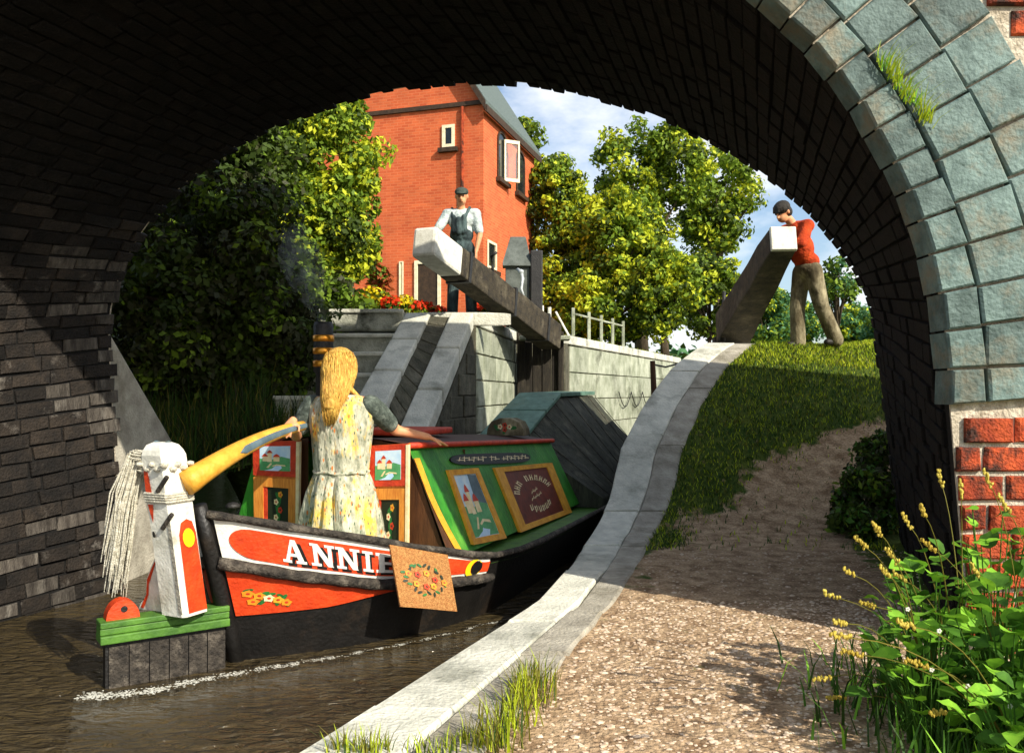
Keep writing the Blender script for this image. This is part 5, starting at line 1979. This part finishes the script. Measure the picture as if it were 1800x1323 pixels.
for k in range(260):
    a = random.uniform(-1.5, 1.5)
    z0 = random.uniform(-.02, .125)
    ca = math.sqrt(max(0.02, 1 - ((z0 - .028) / .135) ** 2))
    p0 = HCn + HR @ Vector((.124 * math.sin(a) * ca, -.036 - .128 * math.cos(a) * ca, z0))
    p1 = HCn + HR @ Vector((.118 * math.sin(a) * random.uniform(.94, 1.06), -.062 - .102 * max(.15, math.cos(a)), -.06))
    p2 = HCn + HR @ Vector((.085 * math.sin(a) - .012 + random.uniform(-.01, .01), -.12 - .075 * max(0, math.cos(a)), -.2))
    p3 = HCn + HR @ Vector((.025 * math.sin(a) - .03 + random.uniform(-.02, .02), -.15 - random.uniform(.0, .03), random.uniform(-.40, -.31)))
    pp = [p0, p0.lerp(p1, .5) + (p0.lerp(p1, .5) - HCn).normalized() * .006, p1, p1.lerp(p2, .5), p2, p2.lerp(p3, .5), p3]
    q.tube(pp, [.002, .0032, .0034, .0034, .003, .0022, .001], 4)
tag(q.build('hair_strands', 'hair_blond', hair, True), kind='stuff')

# ---- man in cap and overalls behind the left beam
MF = at(812, 560, 12.05)
MF.z = LL
man = thing('person', MF, 'person in flat cap, white shirt and dark overalls pushing the left balance beam', 'person')
fwd = Vector((-.25, -.97, 0)).normalized()
rgt = Vector((fwd.y, -fwd.x, 0))     # his right hand side
def Mm(r, f, z):
    return MF + rgt * r + fwd * f + Vector((0, 0, z))
shr, shl = Mm(.20, .04, 1.47), Mm(-.20, .0, 1.46)
elr, har = Mm(.30, .20, 1.22), Mm(.34, .50, 1.14)
ell_, hal = Mm(-.27, .02, 1.16), Mm(-.24, .10, .92)
q = MB()
legs = []
for s in (-1, 1):
    hip, kne, ank = Mm(s * .095, 0, .93), Mm(s * .11, .05 * s, .50), Mm(s * .12, .07 * s, .10)
    legs.append((hip, kne, ank))
    cap_mesh(q, hip, kne, .092, .062)
    cap_mesh(q, kne, ank, .060, .042)
    cap_mesh(q, Mm(s * .12, .05 * s - .04, .05), Mm(s * .13, .07 * s + .16, .04), .048, .038)
ell_mesh(q, Mm(0, 0, .97), (.17, .125, .13), rotmat(fwd))
ell_mesh(q, Mm(0, .01, 1.16), (.155, .115, .17), rotmat(fwd))
ell_mesh(q, Mm(0, .02, 1.36), (.185, .125, .15), rotmat(fwd))
cap_mesh(q, shl, shr, .07, .07)
cap_mesh(q, Mm(0, .02, 1.50), Mm(0, .05, 1.60), .062, .056)
hc = Mm(-.02, .075, 1.70)
hr = rotmat(fwd + Vector((.22, 0, -.30)))
head(q, hc, hr, 1.06)
cap_mesh(q, shr, elr, .058, .046)
cap_mesh(q, elr, har, .044, .030)
hand(q, har, Vector((-.2, -.8, -.3)), (0, 0, -1), .3, 1, 1.05)
cap_mesh(q, shl, ell_, .058, .046)
cap_mesh(q, ell_, hal, .044, .030)
hand(q, hal, Vector((0, -.15, -1)), (-.8, .2, 0), .4, 1, 1.05)
mbody = fused('body', q, 'skin', man, .011, 4)
face_marks(hc, hr, mbody, 1.06)
q = MB()
ell_mesh(q, Mm(0, .01, 1.20), (.172, .132, .20), rotmat(fwd))
ell_mesh(q, Mm(0, .02, 1.38), (.205, .142, .155), rotmat(fwd))
cap_mesh(q, shl, shr, .082, .082)
cap_mesh(q, shr, shr.lerp(elr, .85), .078, .066)
cap_mesh(q, shl, shl.lerp(ell_, .80), .078, .066)
fused('shirt', q, 'shirt', man, .014, 4)
q = MB()
for (hip, kne, ank) in legs:
    cap_mesh(q, hip, kne, .115, .088)
    cap_mesh(q, kne, ank + Vector((0, 0, -.02)), .086, .080)
ell_mesh(q, Mm(0, 0, .98), (.19, .148, .15), rotmat(fwd))
ell_mesh(q, Mm(0, .015, 1.17), (.176, .142, .14), rotmat(fwd))
cap_mesh(q, Mm(-.07, .13, 1.2), Mm(-.075, .135, 1.40), .05, .04)
cap_mesh(q, Mm(.07, .13, 1.2), Mm(.075, .135, 1.40), .05, .04)
cap_mesh(q, Mm(0, .14, 1.2), Mm(0, .14, 1.36), .06, .05)
for s in (-1, 1):
    cap_mesh(q, Mm(s * .095, .14, 1.40), Mm(s * .13, .05, 1.545), .024, .024, 8)
    cap_mesh(q, Mm(s * .13, .05, 1.545), Mm(s * .09, -.12, 1.42), .024, .024, 8)
    cap_mesh(q, Mm(s * .09, -.12, 1.42), Mm(s * .05, -.135, 1.15), .024, .028, 8)
fused('overalls', q, 'denim', man, .013, 3)
for s in (-1, 1):
    q = MB()
    cap_mesh(q, Mm(s * .12, .05 * s - .04, .055), Mm(s * .13, .07 * s + .16, .045), .058, .046)
    fused('boot', q, 'boot', man, .014, 2)
q = MB()
ell_mesh(q, hc + hr @ Vector((0, -.012, .062)), (.100, .118, .066), hr)
ell_mesh(q, hc + hr @ Vector((0, .085, .056)), (.074, .062, .014), hr)
ell_mesh(q, hc + hr @ Vector((0, -.05, .0)), (.090, .075, .07), hr)
fused('flat_cap', q, 'cap_grey', man, .011, 3)

# ---- man in the orange jumper leaning on the right beam
NF = at(1425, 600, 11.0)
NF.z = bank_z(NF.x, NF.y) - .01
man2 = thing('person', NF, 'dark-haired person in orange jumper leaning over the right balance beam', 'person')
f2 = Vector((-.93, -.36, 0)).normalized()
r2 = Vector((f2.y, -f2.x, 0))
def Nm(r, f, z):
    return NF + r2 * r + f2 * f + Vector((0, 0, z))
hipc, chest = Nm(0, .06, 1.0), Nm(0, .22, 1.46)
lf = [(Nm(.10, .06, .98), Nm(.11, .12, .52), Nm(.12, .10, .09)), (Nm(-.10, .05, .98), Nm(-.12, -.06, .54), Nm(-.12, -.30, .12))]
s_r, s_l = Nm(.20, .24, 1.52), Nm(-.20, .22, 1.52)
e_r, h_r = Nm(.27, .40, 1.28), Nm(.12, .56, 1.25)
e_l, h_l = Nm(-.27, .38, 1.28), Nm(-.12, .54, 1.25)
q = MB()
for hip, kne, ank in lf:
    cap_mesh(q, hip, kne, .095, .064)
    cap_mesh(q, kne, ank, .062, .044)
    cap_mesh(q, ank - f2 * .05 - Vector((0, 0, .045)), ank + f2 * .14 - Vector((0, 0, .05)), .046, .038)
R2 = rotmat(f2)
ell_mesh(q, hipc, (.17, .13, .14), R2)
ell_mesh(q, hipc.lerp(chest, .5), (.16, .125, .2), R2)
ell_mesh(q, chest, (.19, .135, .15), R2)
cap_mesh(q, s_l, s_r, .07, .07)
cap_mesh(q, Nm(0, .26, 1.54), Nm(0, .36, 1.64), .062, .056)
hc2 = Nm(0, .45, 1.71)
hr2 = rotmat(f2 + Vector((-.02, -.30, -.72)))
head(q, hc2, hr2, 1.08)
for sh, el, ha in ((s_r, e_r, h_r), (s_l, e_l, h_l)):
    cap_mesh(q, sh, el, .058, .046)
    cap_mesh(q, el, ha, .044, .030)
    hand(q, ha, f2 * .8 + Vector((0, 0, -.3)), (0, 0, -1), .3, 1 if ha is h_r else -1, 1.05)
nb_ = fused('body', q, 'skin', man2, .011, 4)
face_marks(hc2, hr2, nb_, 1.08)
q = MB()
ell_mesh(q, hipc + Vector((0, 0, .10)), (.18, .145, .13), R2)
ell_mesh(q, hipc.lerp(chest, .55), (.178, .148, .21), R2)
ell_mesh(q, chest, (.21, .158, .16), R2)
cap_mesh(q, s_l, s_r, .088, .088)
for sh, el, ha in ((s_r, e_r, h_r), (s_l, e_l, h_l)):
    cap_mesh(q, sh, el, .080, .066)
    cap_mesh(q, el, el.lerp(ha, .8), .066, .052)
fused('jumper', q, 'jumper', man2, .013, 4)
q = MB()
for hip, kne, ank in lf:
    cap_mesh(q, hip, kne, .120, .098)
    cap_mesh(q, kne, ank + Vector((0, 0, -.02)), .096, .098)
ell_mesh(q, hipc, (.19, .155, .13), R2)
fused('trousers', q, 'trousers', man2, .013, 3)
for hip, kne, ank in lf:
    q = MB()
    cap_mesh(q, ank - f2 * .05 - Vector((0, 0, .04)), ank + f2 * .14 - Vector((0, 0, .05)), .054, .045)
    fused('boot', q, 'boot', man2, .014, 2)
q = MB()
ell_mesh(q, hc2 + hr2 @ Vector((0, -.022, .048)), (.104, .124, .096), hr2)
ell_mesh(q, hc2 + hr2 @ Vector((0, -.055, -.02)), (.098, .090, .09), hr2)
for k in range(40):
    a = random.uniform(-2.6, 2.6)
    cap_mesh(q, hc2 + hr2 @ Vector((.08 * math.sin(a), .07 * math.cos(a), .085)), hc2 + hr2 @ Vector((.098 * math.sin(a), .112 * math.cos(a), .035)), .016, .006, 6)
fused('hair', q, 'hair_dark', man2, .007, 1)
# ================================================================== trees and bushes
GREENS = ['leaf_dark', 'leaf_mid', 'leaf_lime']
def ell_at(px, py, rx, ry, Y, ky=1.0):
    p = at(px, py, Y)
    return (tuple(p), (rx / F * Y, rx / F * Y * ky, ry / F * Y))
def groundp(px, Y, z):
    return ((px - 900) / F * Y, Y, z)
tree('ivy_tree', 'leafy tree with yellow-green sunlit side against the brick house', groundp(560, 13.2, LL - .1),
     [ell_at(570, 300, 108, 165, 13.2), ell_at(500, 400, 120, 130, 13.0), ell_at(590, 430, 62, 70, 13.1), ell_at(470, 270, 90, 90, 13.3)], 80, 230, .27, .060, GREENS, [.28, .38, .34], .14, group='trees on the left bank')
tree('ivy_tree', 'dark shaded tree hanging over the left bank behind the tiller', groundp(400, 9.4, .9),
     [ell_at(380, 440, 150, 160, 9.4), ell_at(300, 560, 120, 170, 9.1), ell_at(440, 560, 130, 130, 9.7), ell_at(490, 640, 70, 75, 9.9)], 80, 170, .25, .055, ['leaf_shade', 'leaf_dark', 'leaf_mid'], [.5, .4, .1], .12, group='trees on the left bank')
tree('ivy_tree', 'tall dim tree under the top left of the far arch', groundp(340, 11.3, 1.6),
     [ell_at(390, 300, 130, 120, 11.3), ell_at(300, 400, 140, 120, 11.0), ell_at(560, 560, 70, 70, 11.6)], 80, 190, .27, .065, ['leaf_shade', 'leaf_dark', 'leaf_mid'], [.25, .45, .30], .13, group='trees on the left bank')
tree('russet_shrub', 'small russet-leaved shrub at the foot of the house wall', groundp(662, 17.5, LL),
     [ell_at(668, 490, 24, 46, 17.5)], 16, 70, .16, .09, ['leaf_red', 'leaf_mid'], [.7, .3], .03, cat='shrub')
BG = 'bushes behind the white fence'
tree('tall_bush', 'dense bush standing right beside the house corner', groundp(975, 28.5, LL), [ell_at(980, 360, 55, 95, 28.5), ell_at(985, 500, 75, 110, 28.2)], 95, 130, .36, .10, GREENS, [.34, .40, .26], .15, 'bush', BG)
tree('tall_bush', 'broad yellow-green bush in the middle behind the white fence', groundp(1085, 27.5, LL), [ell_at(1085, 420, 85, 90, 27.5), ell_at(1080, 530, 115, 85, 27.2)], 110, 140, .36, .10, GREENS, [.22, .40, .38], .15, 'bush', BG)
tree('tall_bush', 'low yellow bush behind the right end of the white fence', groundp(1170, 26.0, LL), [ell_at(1165, 510, 65, 95, 26)], 84, 130, .32, .095, GREENS, [.20, .38, .42], .12, 'bush', BG)
tree('tall_bush', 'green bush directly left of the right balance beam', groundp(1250, 30, LL - .3), [ell_at(1248, 520, 62, 85, 30)], 70, 130, .36, .10, GREENS, [.42, .42, .16], .12, 'bush', BG)
TG = 'tall trees against the sky'
tree('tall_tree', 'tall airy tree with rounded crown against the blue sky', groundp(1130, 40, LL), [ell_at(1110, 300, 72, 95, 40), ell_at(1190, 290, 62, 95, 40), ell_at(1130, 400, 60, 55, 40)], 48, 130, .62, .15, ['leaf_dark', 'leaf_mid', 'leaf_lime'], [.28, .47, .25], .28, 'tree', TG, .2)
tree('tall_tree', 'airy tree with pale gaps beside the right man', groundp(1262, 43, LL), [ell_at(1265, 330, 72, 75, 43), ell_at(1250, 400, 58, 55, 43)], 40, 130, .64, .155, ['leaf_dark', 'leaf_mid', 'leaf_lime'], [.32, .45, .23], .26, 'tree', TG, .2)
tree('tall_tree', 'treetop peeping out behind the house roof corner', groundp(926, 36, LL), [ell_at(928, 235, 22, 34, 36), ell_at(940, 330, 40, 70, 36)], 16, 90, .4, .13, ['leaf_dark', 'leaf_mid', 'leaf_lime'], [.4, .4, .2], .2, 'tree', TG, .2)
tree('tall_tree', 'small tree right of the orange jumper', groundp(1475, 36, LL - .2), [ell_at(1470, 505, 40, 55, 36)], 24, 90, .42, .13, ['leaf_dark', 'leaf_mid', 'leaf_blue'], [.3, .4, .3], .15, 'tree', TG, .2)
HG = 'distant hedge trees'
for px_, py_, rx, ry, Y, lab in ((1345, 560, 48, 60, 48, 'bluish hedge tree seen between the right beam and the trousers'), (1400, 575, 40, 45, 60, 'distant hedge tree seen behind the trousers of the leaning man'),
                                 (1500, 575, 45, 40, 56, 'distant hedge tree right of the leaning man'), (1560, 590, 45, 42, 50, 'distant hedge tree at the right edge of the far arch')):
    tree('hedge_tree', lab, groundp(px_, Y, LL - .3), [ell_at(px_, py_, rx, ry, Y)], 60, 110, .6, .16, ['leaf_blue', 'leaf_mid', 'leaf_lime'], [.55, .32, .13], .2, 'tree', HG)
far = MB()
for k in range(46):
    X, Y = -60 + k * 4.2, 95 + 6 * math.sin(k * 1.7)
    far.ico((X, Y, 2.5), (4.2, 3, 4.0 + 1.5 * math.sin(k * 2.3)), .25)
V = np.array(far.v)
cs_, rr_ = [V[i * 12:(i + 1) * 12].mean(0) for i in range(46)], [np.array([4.0, 3, 4.2])] * 46
V, Fq = leaf_cloud(cs_, rr_, [260] * 46, .7)
tag(fast_mesh('distant_wood', V, Fq, ['leaf_blue', 'leaf_dark'], RNG.integers(0, 2, len(Fq))), 'far line of woodland beyond the lock', 'wood', kind='stuff')

# dark shrub at the foot of the far right abutment
tree('ivy_shrub', 'low dark green shrub against the right pier beside the path', (3.2, 7.45, .1),
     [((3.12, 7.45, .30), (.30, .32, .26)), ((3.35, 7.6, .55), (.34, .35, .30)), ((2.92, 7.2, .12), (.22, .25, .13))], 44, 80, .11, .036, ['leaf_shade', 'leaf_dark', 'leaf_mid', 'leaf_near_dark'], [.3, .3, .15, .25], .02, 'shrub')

# ================================================================== grass
roots = []
while len(roots) < 42000:
    Y = random.uniform(6.6, 13.5)
    X = edge_x(Y) + strip_w(Y) + abs(random.gauss(0, 1)) * 2.4
    if X > 7.5 or random.random() < trodden(X, Y) * .94 + .03:
        continue
    if Y < 7.2 and X > 3.0:
        continue
    roots.append((X, Y, bank_z(X, Y) - .01))
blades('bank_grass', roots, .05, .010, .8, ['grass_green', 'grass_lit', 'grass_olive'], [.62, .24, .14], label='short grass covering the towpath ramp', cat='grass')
roots = []
for k in range(16000):
    Y = random.uniform(10.2, 12.6)
    X = edge_x(Y) + strip_w(Y) + random.uniform(0, 1) * 4.5
    roots.append((X, Y, bank_z(X, Y) - .01))
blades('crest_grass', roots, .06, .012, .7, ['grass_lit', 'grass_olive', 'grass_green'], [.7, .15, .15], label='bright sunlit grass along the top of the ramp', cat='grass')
roots = []
for k in range(7000):
    Y = random.uniform(8.0, 10.6)
    o_ = abs(random.gauss(0, .9))
    X = left_edge(Y) - o_
    if -2.65 < X < -1.38 and Y > 8.95:
        continue
    roots.append((X, Y, left_z(Y) + .5 * smooth01(o_ / 4) - .02))
blades('bank_reeds', roots, .42, .014, .45, ['grass_green', 'leaf_shade', 'grass_olive'], [.55, .3, .15], label='long rough grass on the shaded left bank', cat='grass')
roots = []
for k in range(6500):
    t = random.random()
    Y = lerp(11.6, 27, t)
    X = left_edge(Y) - .08 - abs(random.gauss(0, .6))
    roots.append((X, Y, left_z(Y) - .01))
blades('lockside_grass', roots, .13, .02, .5, ['grass_lit', 'grass_olive', 'grass_green'], [.6, .2, .2], label='mown grass behind the far lock coping', cat='grass')

def tuft(label, pts, n, spread_, h, wid, mats, wts, name='grass_tuft', bias=(0, 0), group='grass tufts on the coping'):
    t = thing(name, pts[0], label, 'grass tuft', group)
    roots = []
    for k in range(n):
        i = random.randrange(len(pts))
        p = Vector(pts[i])
        roots.append((p.x + random.gauss(0, spread_), p.y + random.gauss(0, spread_), p.z))
    blades('blades', roots, h, wid, .6, mats, wts, t, kind=None, bias=bias)
    return t
def on_ground(px, py):
    Y = EYE * F / (py - 690)
    return ((px - 900) / F * Y, Y, -.005)
tuft('olive grass tuft at the inner edge of the coping', [on_ground(925, 1235), on_ground(895, 1275), on_ground(870, 1310), on_ground(940, 1210)], 420, .045, .13, .006, ['grass_olive', 'grass_lit', 'grass_green'], [.45, .35, .2])
tuft('small grass tuft near the bottom left end of the coping', [on_ground(600, 1318), on_ground(640, 1322), on_ground(670, 1318)], 150, .025, .07, .005, ['grass_olive', 'grass_lit', 'grass_green'], [.4, .4, .2])
tuft('thin grass growing in the crack across the coping', [on_ground(790, 1318), on_ground(745, 1322), on_ground(820, 1300)], 110, .025, .06, .005, ['grass_olive', 'grass_lit', 'grass_green'], [.3, .4, .3])
# grass in the broken joint of the arch ring
t = thing('grass_tuft', at(1580, 150, 3.9), 'yellow-green grass growing out of the joint in the blue brick arch', 'grass tuft')
roots = []
for k in range(170):
    u = random.random()
    p = at(lerp(1548, 1632, u) + random.uniform(-8, 10), lerp(112, 222, u) + random.uniform(-10, 8), 3.93)
    roots.append(p)
blades('blades', roots, .085, .006, .8, ['grass_lit', 'leaf_near', 'grass_lit'], [.5, .25, .25], t, kind=None, bias=(.25, -.4))

# gravel on the lit towpath
mb = MB()
for k in range(6500):
    Y = random.uniform(2.2, 5.0) if k % 9 else random.uniform(5.0, 6.6)
    X = edge_x(Y) + strip_w(Y) + .03 + random.random() * 2.0
    r = random.uniform(.003, .009) * (1 if random.random() < .85 else 1.7)
    mb.ico((X, Y, bank_z(X, Y) + r * .12), (r * random.uniform(1, 1.6), r, r * .5), .25)
tag(mb.build('path_gravel', 'pebble'), 'pale stones scattered over the sunlit towpath', 'gravel', kind='stuff')

# ================================================================== flowers by the house
FG = 'flower clumps along the lockside'
def flowers(name, label, px_, Y, w, h, petal, n, green='grass_green'):
    x = (px_ - 900) / F * Y
    base = (x, Y, LL - .03)
    t = thing(name, base, label, 'flowers', FG)
    c_ = np.array([x, Y, LL + h * .45])
    V, Fq = leaf_cloud([c_], [np.array([w, .22, h * .5])], [n], .055, shell=.1)
    fast_mesh('foliage', V, Fq, [green, 'leaf_mid'], RNG.integers(0, 2, len(Fq)), t)
    V, Fq = leaf_cloud([c_ + np.array([0, 0, h * .22])], [np.array([w, .22, h * .38])], [int(n * 1.1)], .05, elong=1.1, shell=.35)
    fast_mesh('blossom', V, Fq, [petal], None, t)
for px_, Y, w, h, pe, lab in ((605, 12.6, .20, .50, 'petal_yellow', 'yellow flower clump at the left end of the lockside bed'), (625, 12.5, .17, .38, 'petal_red', 'red flower clump second from the left in the bed'),
                              (655, 12.6, .24, .50, 'petal_yellow', 'largest yellow flower clump, left of the door'), (688, 12.5, .17, .36, 'petal_red', 'red flower clump between two yellow ones'),
                              (712, 12.6, .17, .38, 'petal_yellow', 'low yellow flower clump just left of the door posts'), (742, 12.5, .20, .28, 'petal_red', 'red flower clump below the house door'),
                              (772, 12.6, .12, .22, 'petal_red', 'small red flower clump beside the overalls'), (850, 13.0, .22, .34, 'petal_red', 'red flower clump right of the overalls under the beam'),
                              (890, 13.3, .12, .22, 'petal_red', 'last small red flower clump under the balance beam')):
    flowers('red_flowers' if pe == 'petal_red' else 'yellow_flowers', lab, px_, Y, w, h, pe, 260)

# ================================================================== plants beside the near pier
def leaf_mesh(kind):
    q = MB()
    if kind == 0:
        out = [(0, -.5), (.30, -.44), (.5, -.12), (.44, .2), (.22, .42), (0, .62), (-.22, .42), (-.44, .2), (-.5, -.12), (-.30, -.44)]
    else:
        out = [(0, -.55), (.24, -.4), (.40, -.05), (.30, .25), (0, .75), (-.30, .25), (-.40, -.05), (-.24, -.4)]
    q.v = [(0, 0, .0)] + [(x, y, .10 * abs(x) * 2 - .12 * (y > .3) - .05 * (y < -.4)) for x, y in out]
    n = len(out)
    q.f = [(0, 1 + i, 1 + (i + 1) % n) for i in range(n)]
    me = bpy.data.meshes.new('leaf')
    me.from_pydata(q.v, [], q.f)
    me.polygons.foreach_set('use_smooth', [True] * len(q.f))
    return me
LM = []
for kind in (0, 1):
    for m_ in ('leaf_near', 'leaf_near_dark', 'leaf_lime'):
        me = leaf_mesh(kind)
        me.materials.append(MATS[m_])
        LM.append(me)
PG = 'broad-leaved plants beside the near pier'
plants = [(1.60, 3.25, .62, 'broad-leaved plant nearest the brick pier foot', 26), (1.86, 3.3, .78, 'tall broad-leaved plant under the red pier bricks', 26), (1.42, 2.95, .46, 'broad-leaved plant leaning over the path edge', 24),
          (1.66, 2.85, .60, 'broad-leaved plant in the middle of the right hand clump', 28), (1.85, 2.75, .62, 'broad-leaved plant cut by the right edge of the view', 26), (1.52, 2.55, .36, 'broad-leaved plant low at the bottom right', 24),
          (1.74, 2.45, .40, 'broad-leaved plant in the bottom right corner', 24), (2.02, 3.05, .66, 'broad-leaved plant at the right edge below the pier', 22)]
for (x, y, h, lab, n) in plants:
    n = int(n * 3.5)
    t = thing('broadleaf_plant', (x, y, 0), lab, 'plant', PG)
    st = MB()
    for k in range(n):
        a, rr = random.uniform(0, 6.28), random.random() ** .5 * .22
        p = Vector((x + rr * math.cos(a), y + rr * math.sin(a), h * random.uniform(.35, 1.02) * (1 - .5 * (rr / .3) ** 2)))
        o = bpy.data.objects.new('leaf', random.choice(LM[:2] + LM[:1] + LM[3:5]))
        COL.objects.link(o)
        adopt(o, t)
        o.location = p
        s_ = random.uniform(.04, .088)
        o.scale = (s_, s_, s_)
        o.rotation_euler = (random.uniform(-.2, .9), random.uniform(-.5, .5), a - math.pi / 2 + random.uniform(-.5, .5))
        if k % 2 == 0:
            st.tube([(x + rr * .2 * math.cos(a), y + rr * .2 * math.sin(a), -.02), (x + rr * .6 * math.cos(a), y + rr * .6 * math.sin(a), p.z * .6), tuple(p)], [.004, .003, .002], 5)
    st.build('stems', 'leaf_near_dark', t)
q = []
for k in range(2200):
    x, y = random.gauss(1.72, .22), random.gauss(2.95, .36)
    q.append((x, y, -.01))
blades('verge_grass', q, .17, .010, .7, ['leaf_near_dark', 'grass_green', 'leaf_near'], [.5, .3, .2], label='dark undergrowth of grass below the broad-leaved plants', cat='grass')
# seeding grass arching out over the path
SG = 'seeding grass stems beside the path'
tips = [(1472, 1050), (1485, 1095), (1500, 1010), (1520, 960), (1545, 935), (1560, 1010), (1575, 985), (1455, 1190), (1480, 1225), (1535, 1065), (1590, 1020), (1600, 925), (1625, 905), (1655, 850), (1690, 870), (1740, 850), (1770, 895), (1640, 965), (1720, 1010), (1745, 1090),
        (1490, 1120), (1510, 1150), (1600, 1100), (1625, 1170), (1660, 1250)]
clumps = [((1.62, 3.1), 'feathery grass clump arching left over the path', tips[:9]), ((1.75, 3.2), 'feathery grass clump standing before the dark pier', tips[9:15]), ((1.85, 3.0), 'feathery grass clump at the right edge beside the bricks', tips[15:20]), ((1.66, 2.7), 'feathery grass clump lowest at the right corner', tips[20:])]
for (bx_, by_), lab, tp in clumps:
    t = thing('seeding_grass', (bx_, by_, 0), lab, 'grass', SG)
    for (px_, py_) in tp:
        Y = by_ + random.uniform(-.25, .1)
        e_ = at(px_, py_, Y)
        b0 = Vector((lerp(bx_, e_.x, .12) + random.uniform(-.06, .06), by_ + random.uniform(-.1, .1), 0))
        m_ = Vector((lerp(b0.x, e_.x, .35), lerp(b0.y, e_.y, .4), lerp(0, e_.z, .72) + .08))
        pts = []
        for s_ in np.linspace(0, 1, 9):
            pts.append(b0.lerp(m_, s_).lerp(m_.lerp(e_, s_), s_))
        q = MB()
        q.tube(pts, [lerp(.0030, .0014, i / 8) for i in range(9)], 5)
        stalk = q.build('stalk', 'grass_olive', t)
        q = MB()
        d = (pts[-1] - pts[-3]).normalized()
        for k in range(16):
            c_ = e_ + d * (k / 16 * .07 - .01) + Vector((random.uniform(-.006, .006), random.uniform(-.006, .006), random.uniform(-.006, .006)))
            q.ico(c_, (.0052, .0052, .008), .3)
        q.build('seed_head', 'seed', stalk)
for (px_, py_, Y, lab) in ((1650, 1108, 2.75, 'tiny white flower second highest among the broad leaves'), (1637, 1176, 2.7, 'tiny white flower in the middle of the broad leaves'), (1700, 1205, 2.7, 'tiny white flower right of the middle among broad leaves'),
                          (1595, 1070, 2.9, 'tiny white flower highest and leftmost among the broad leaves'), (1775, 1240, 2.6, 'tiny white flower nearest the bottom right corner')):
    p = at(px_, py_, Y)
    t = thing('white_flower', (p.x, p.y, 0), lab, 'flower', 'tiny white flowers among the leaves')
    q = MB()
    q.tube([(p.x + .01, p.y + .02, 0), tuple(p)], .0016, 4)
    q.build('stem', 'leaf_near_dark', t)
    q = MB()
    for k in range(5):
        a = 2 * math.pi * k / 5
        q.ico(p + Vector((.005 * math.cos(a), -.003, .005 * math.sin(a))), (.004, .002, .004))
    q.build('petals', 'petal_white', t)

# ================================================================== chimney smoke
sm = MB()
base = ch0 + Vector((0, 0, .94))
path = [base, base + Vector((-.06, .06, .14)), base + Vector((-.17, .18, .34)), base + Vector((-.26, .3, .56)), base + Vector((-.36, .45, .80))]
sm.tube(path, [.05, .09, .15, .19, .12], 14)
sm.f = [tuple(reversed(f_)) for f_ in sm.f]
so = sm.build('chimney_smoke', 'foam', None, True)
m = bpy.data.materials.new('smoke')
m.use_nodes = True
n, l = m.node_tree.nodes, m.node_tree.links
n.clear()
o_ = n.new('ShaderNodeOutputMaterial')
pv = n.new('ShaderNodeVolumePrincipled')
pv.inputs['Density Attribute'].default_value = ''
pv.inputs['Color'].default_value = (.75, .78, .76, 1)
tc = n.new('ShaderNodeTexCoord')
nz = n.new('ShaderNodeTexNoise')
nz.inputs['Scale'].default_value = 9
nz.inputs['Detail'].default_value = 5
mr = n.new('ShaderNodeMapRange')
mr.inputs['From Min'].default_value = .42
mr.inputs['From Max'].default_value = .72
mr.inputs['To Min'].default_value = 0
mr.inputs['To Max'].default_value = 1.6
l.new(tc.outputs['Object'], nz.inputs['Vector'])
l.new(nz.outputs['Fac'], mr.inputs['Value'])
l.new(mr.outputs['Result'], pv.inputs['Density'])
l.new(pv.outputs['Volume'], o_.inputs['Volume'])
so.data.materials.clear()
so.data.materials.append(m)
tag(so, 'thin pale smoke drifting from the boat chimney', 'smoke', kind='stuff')
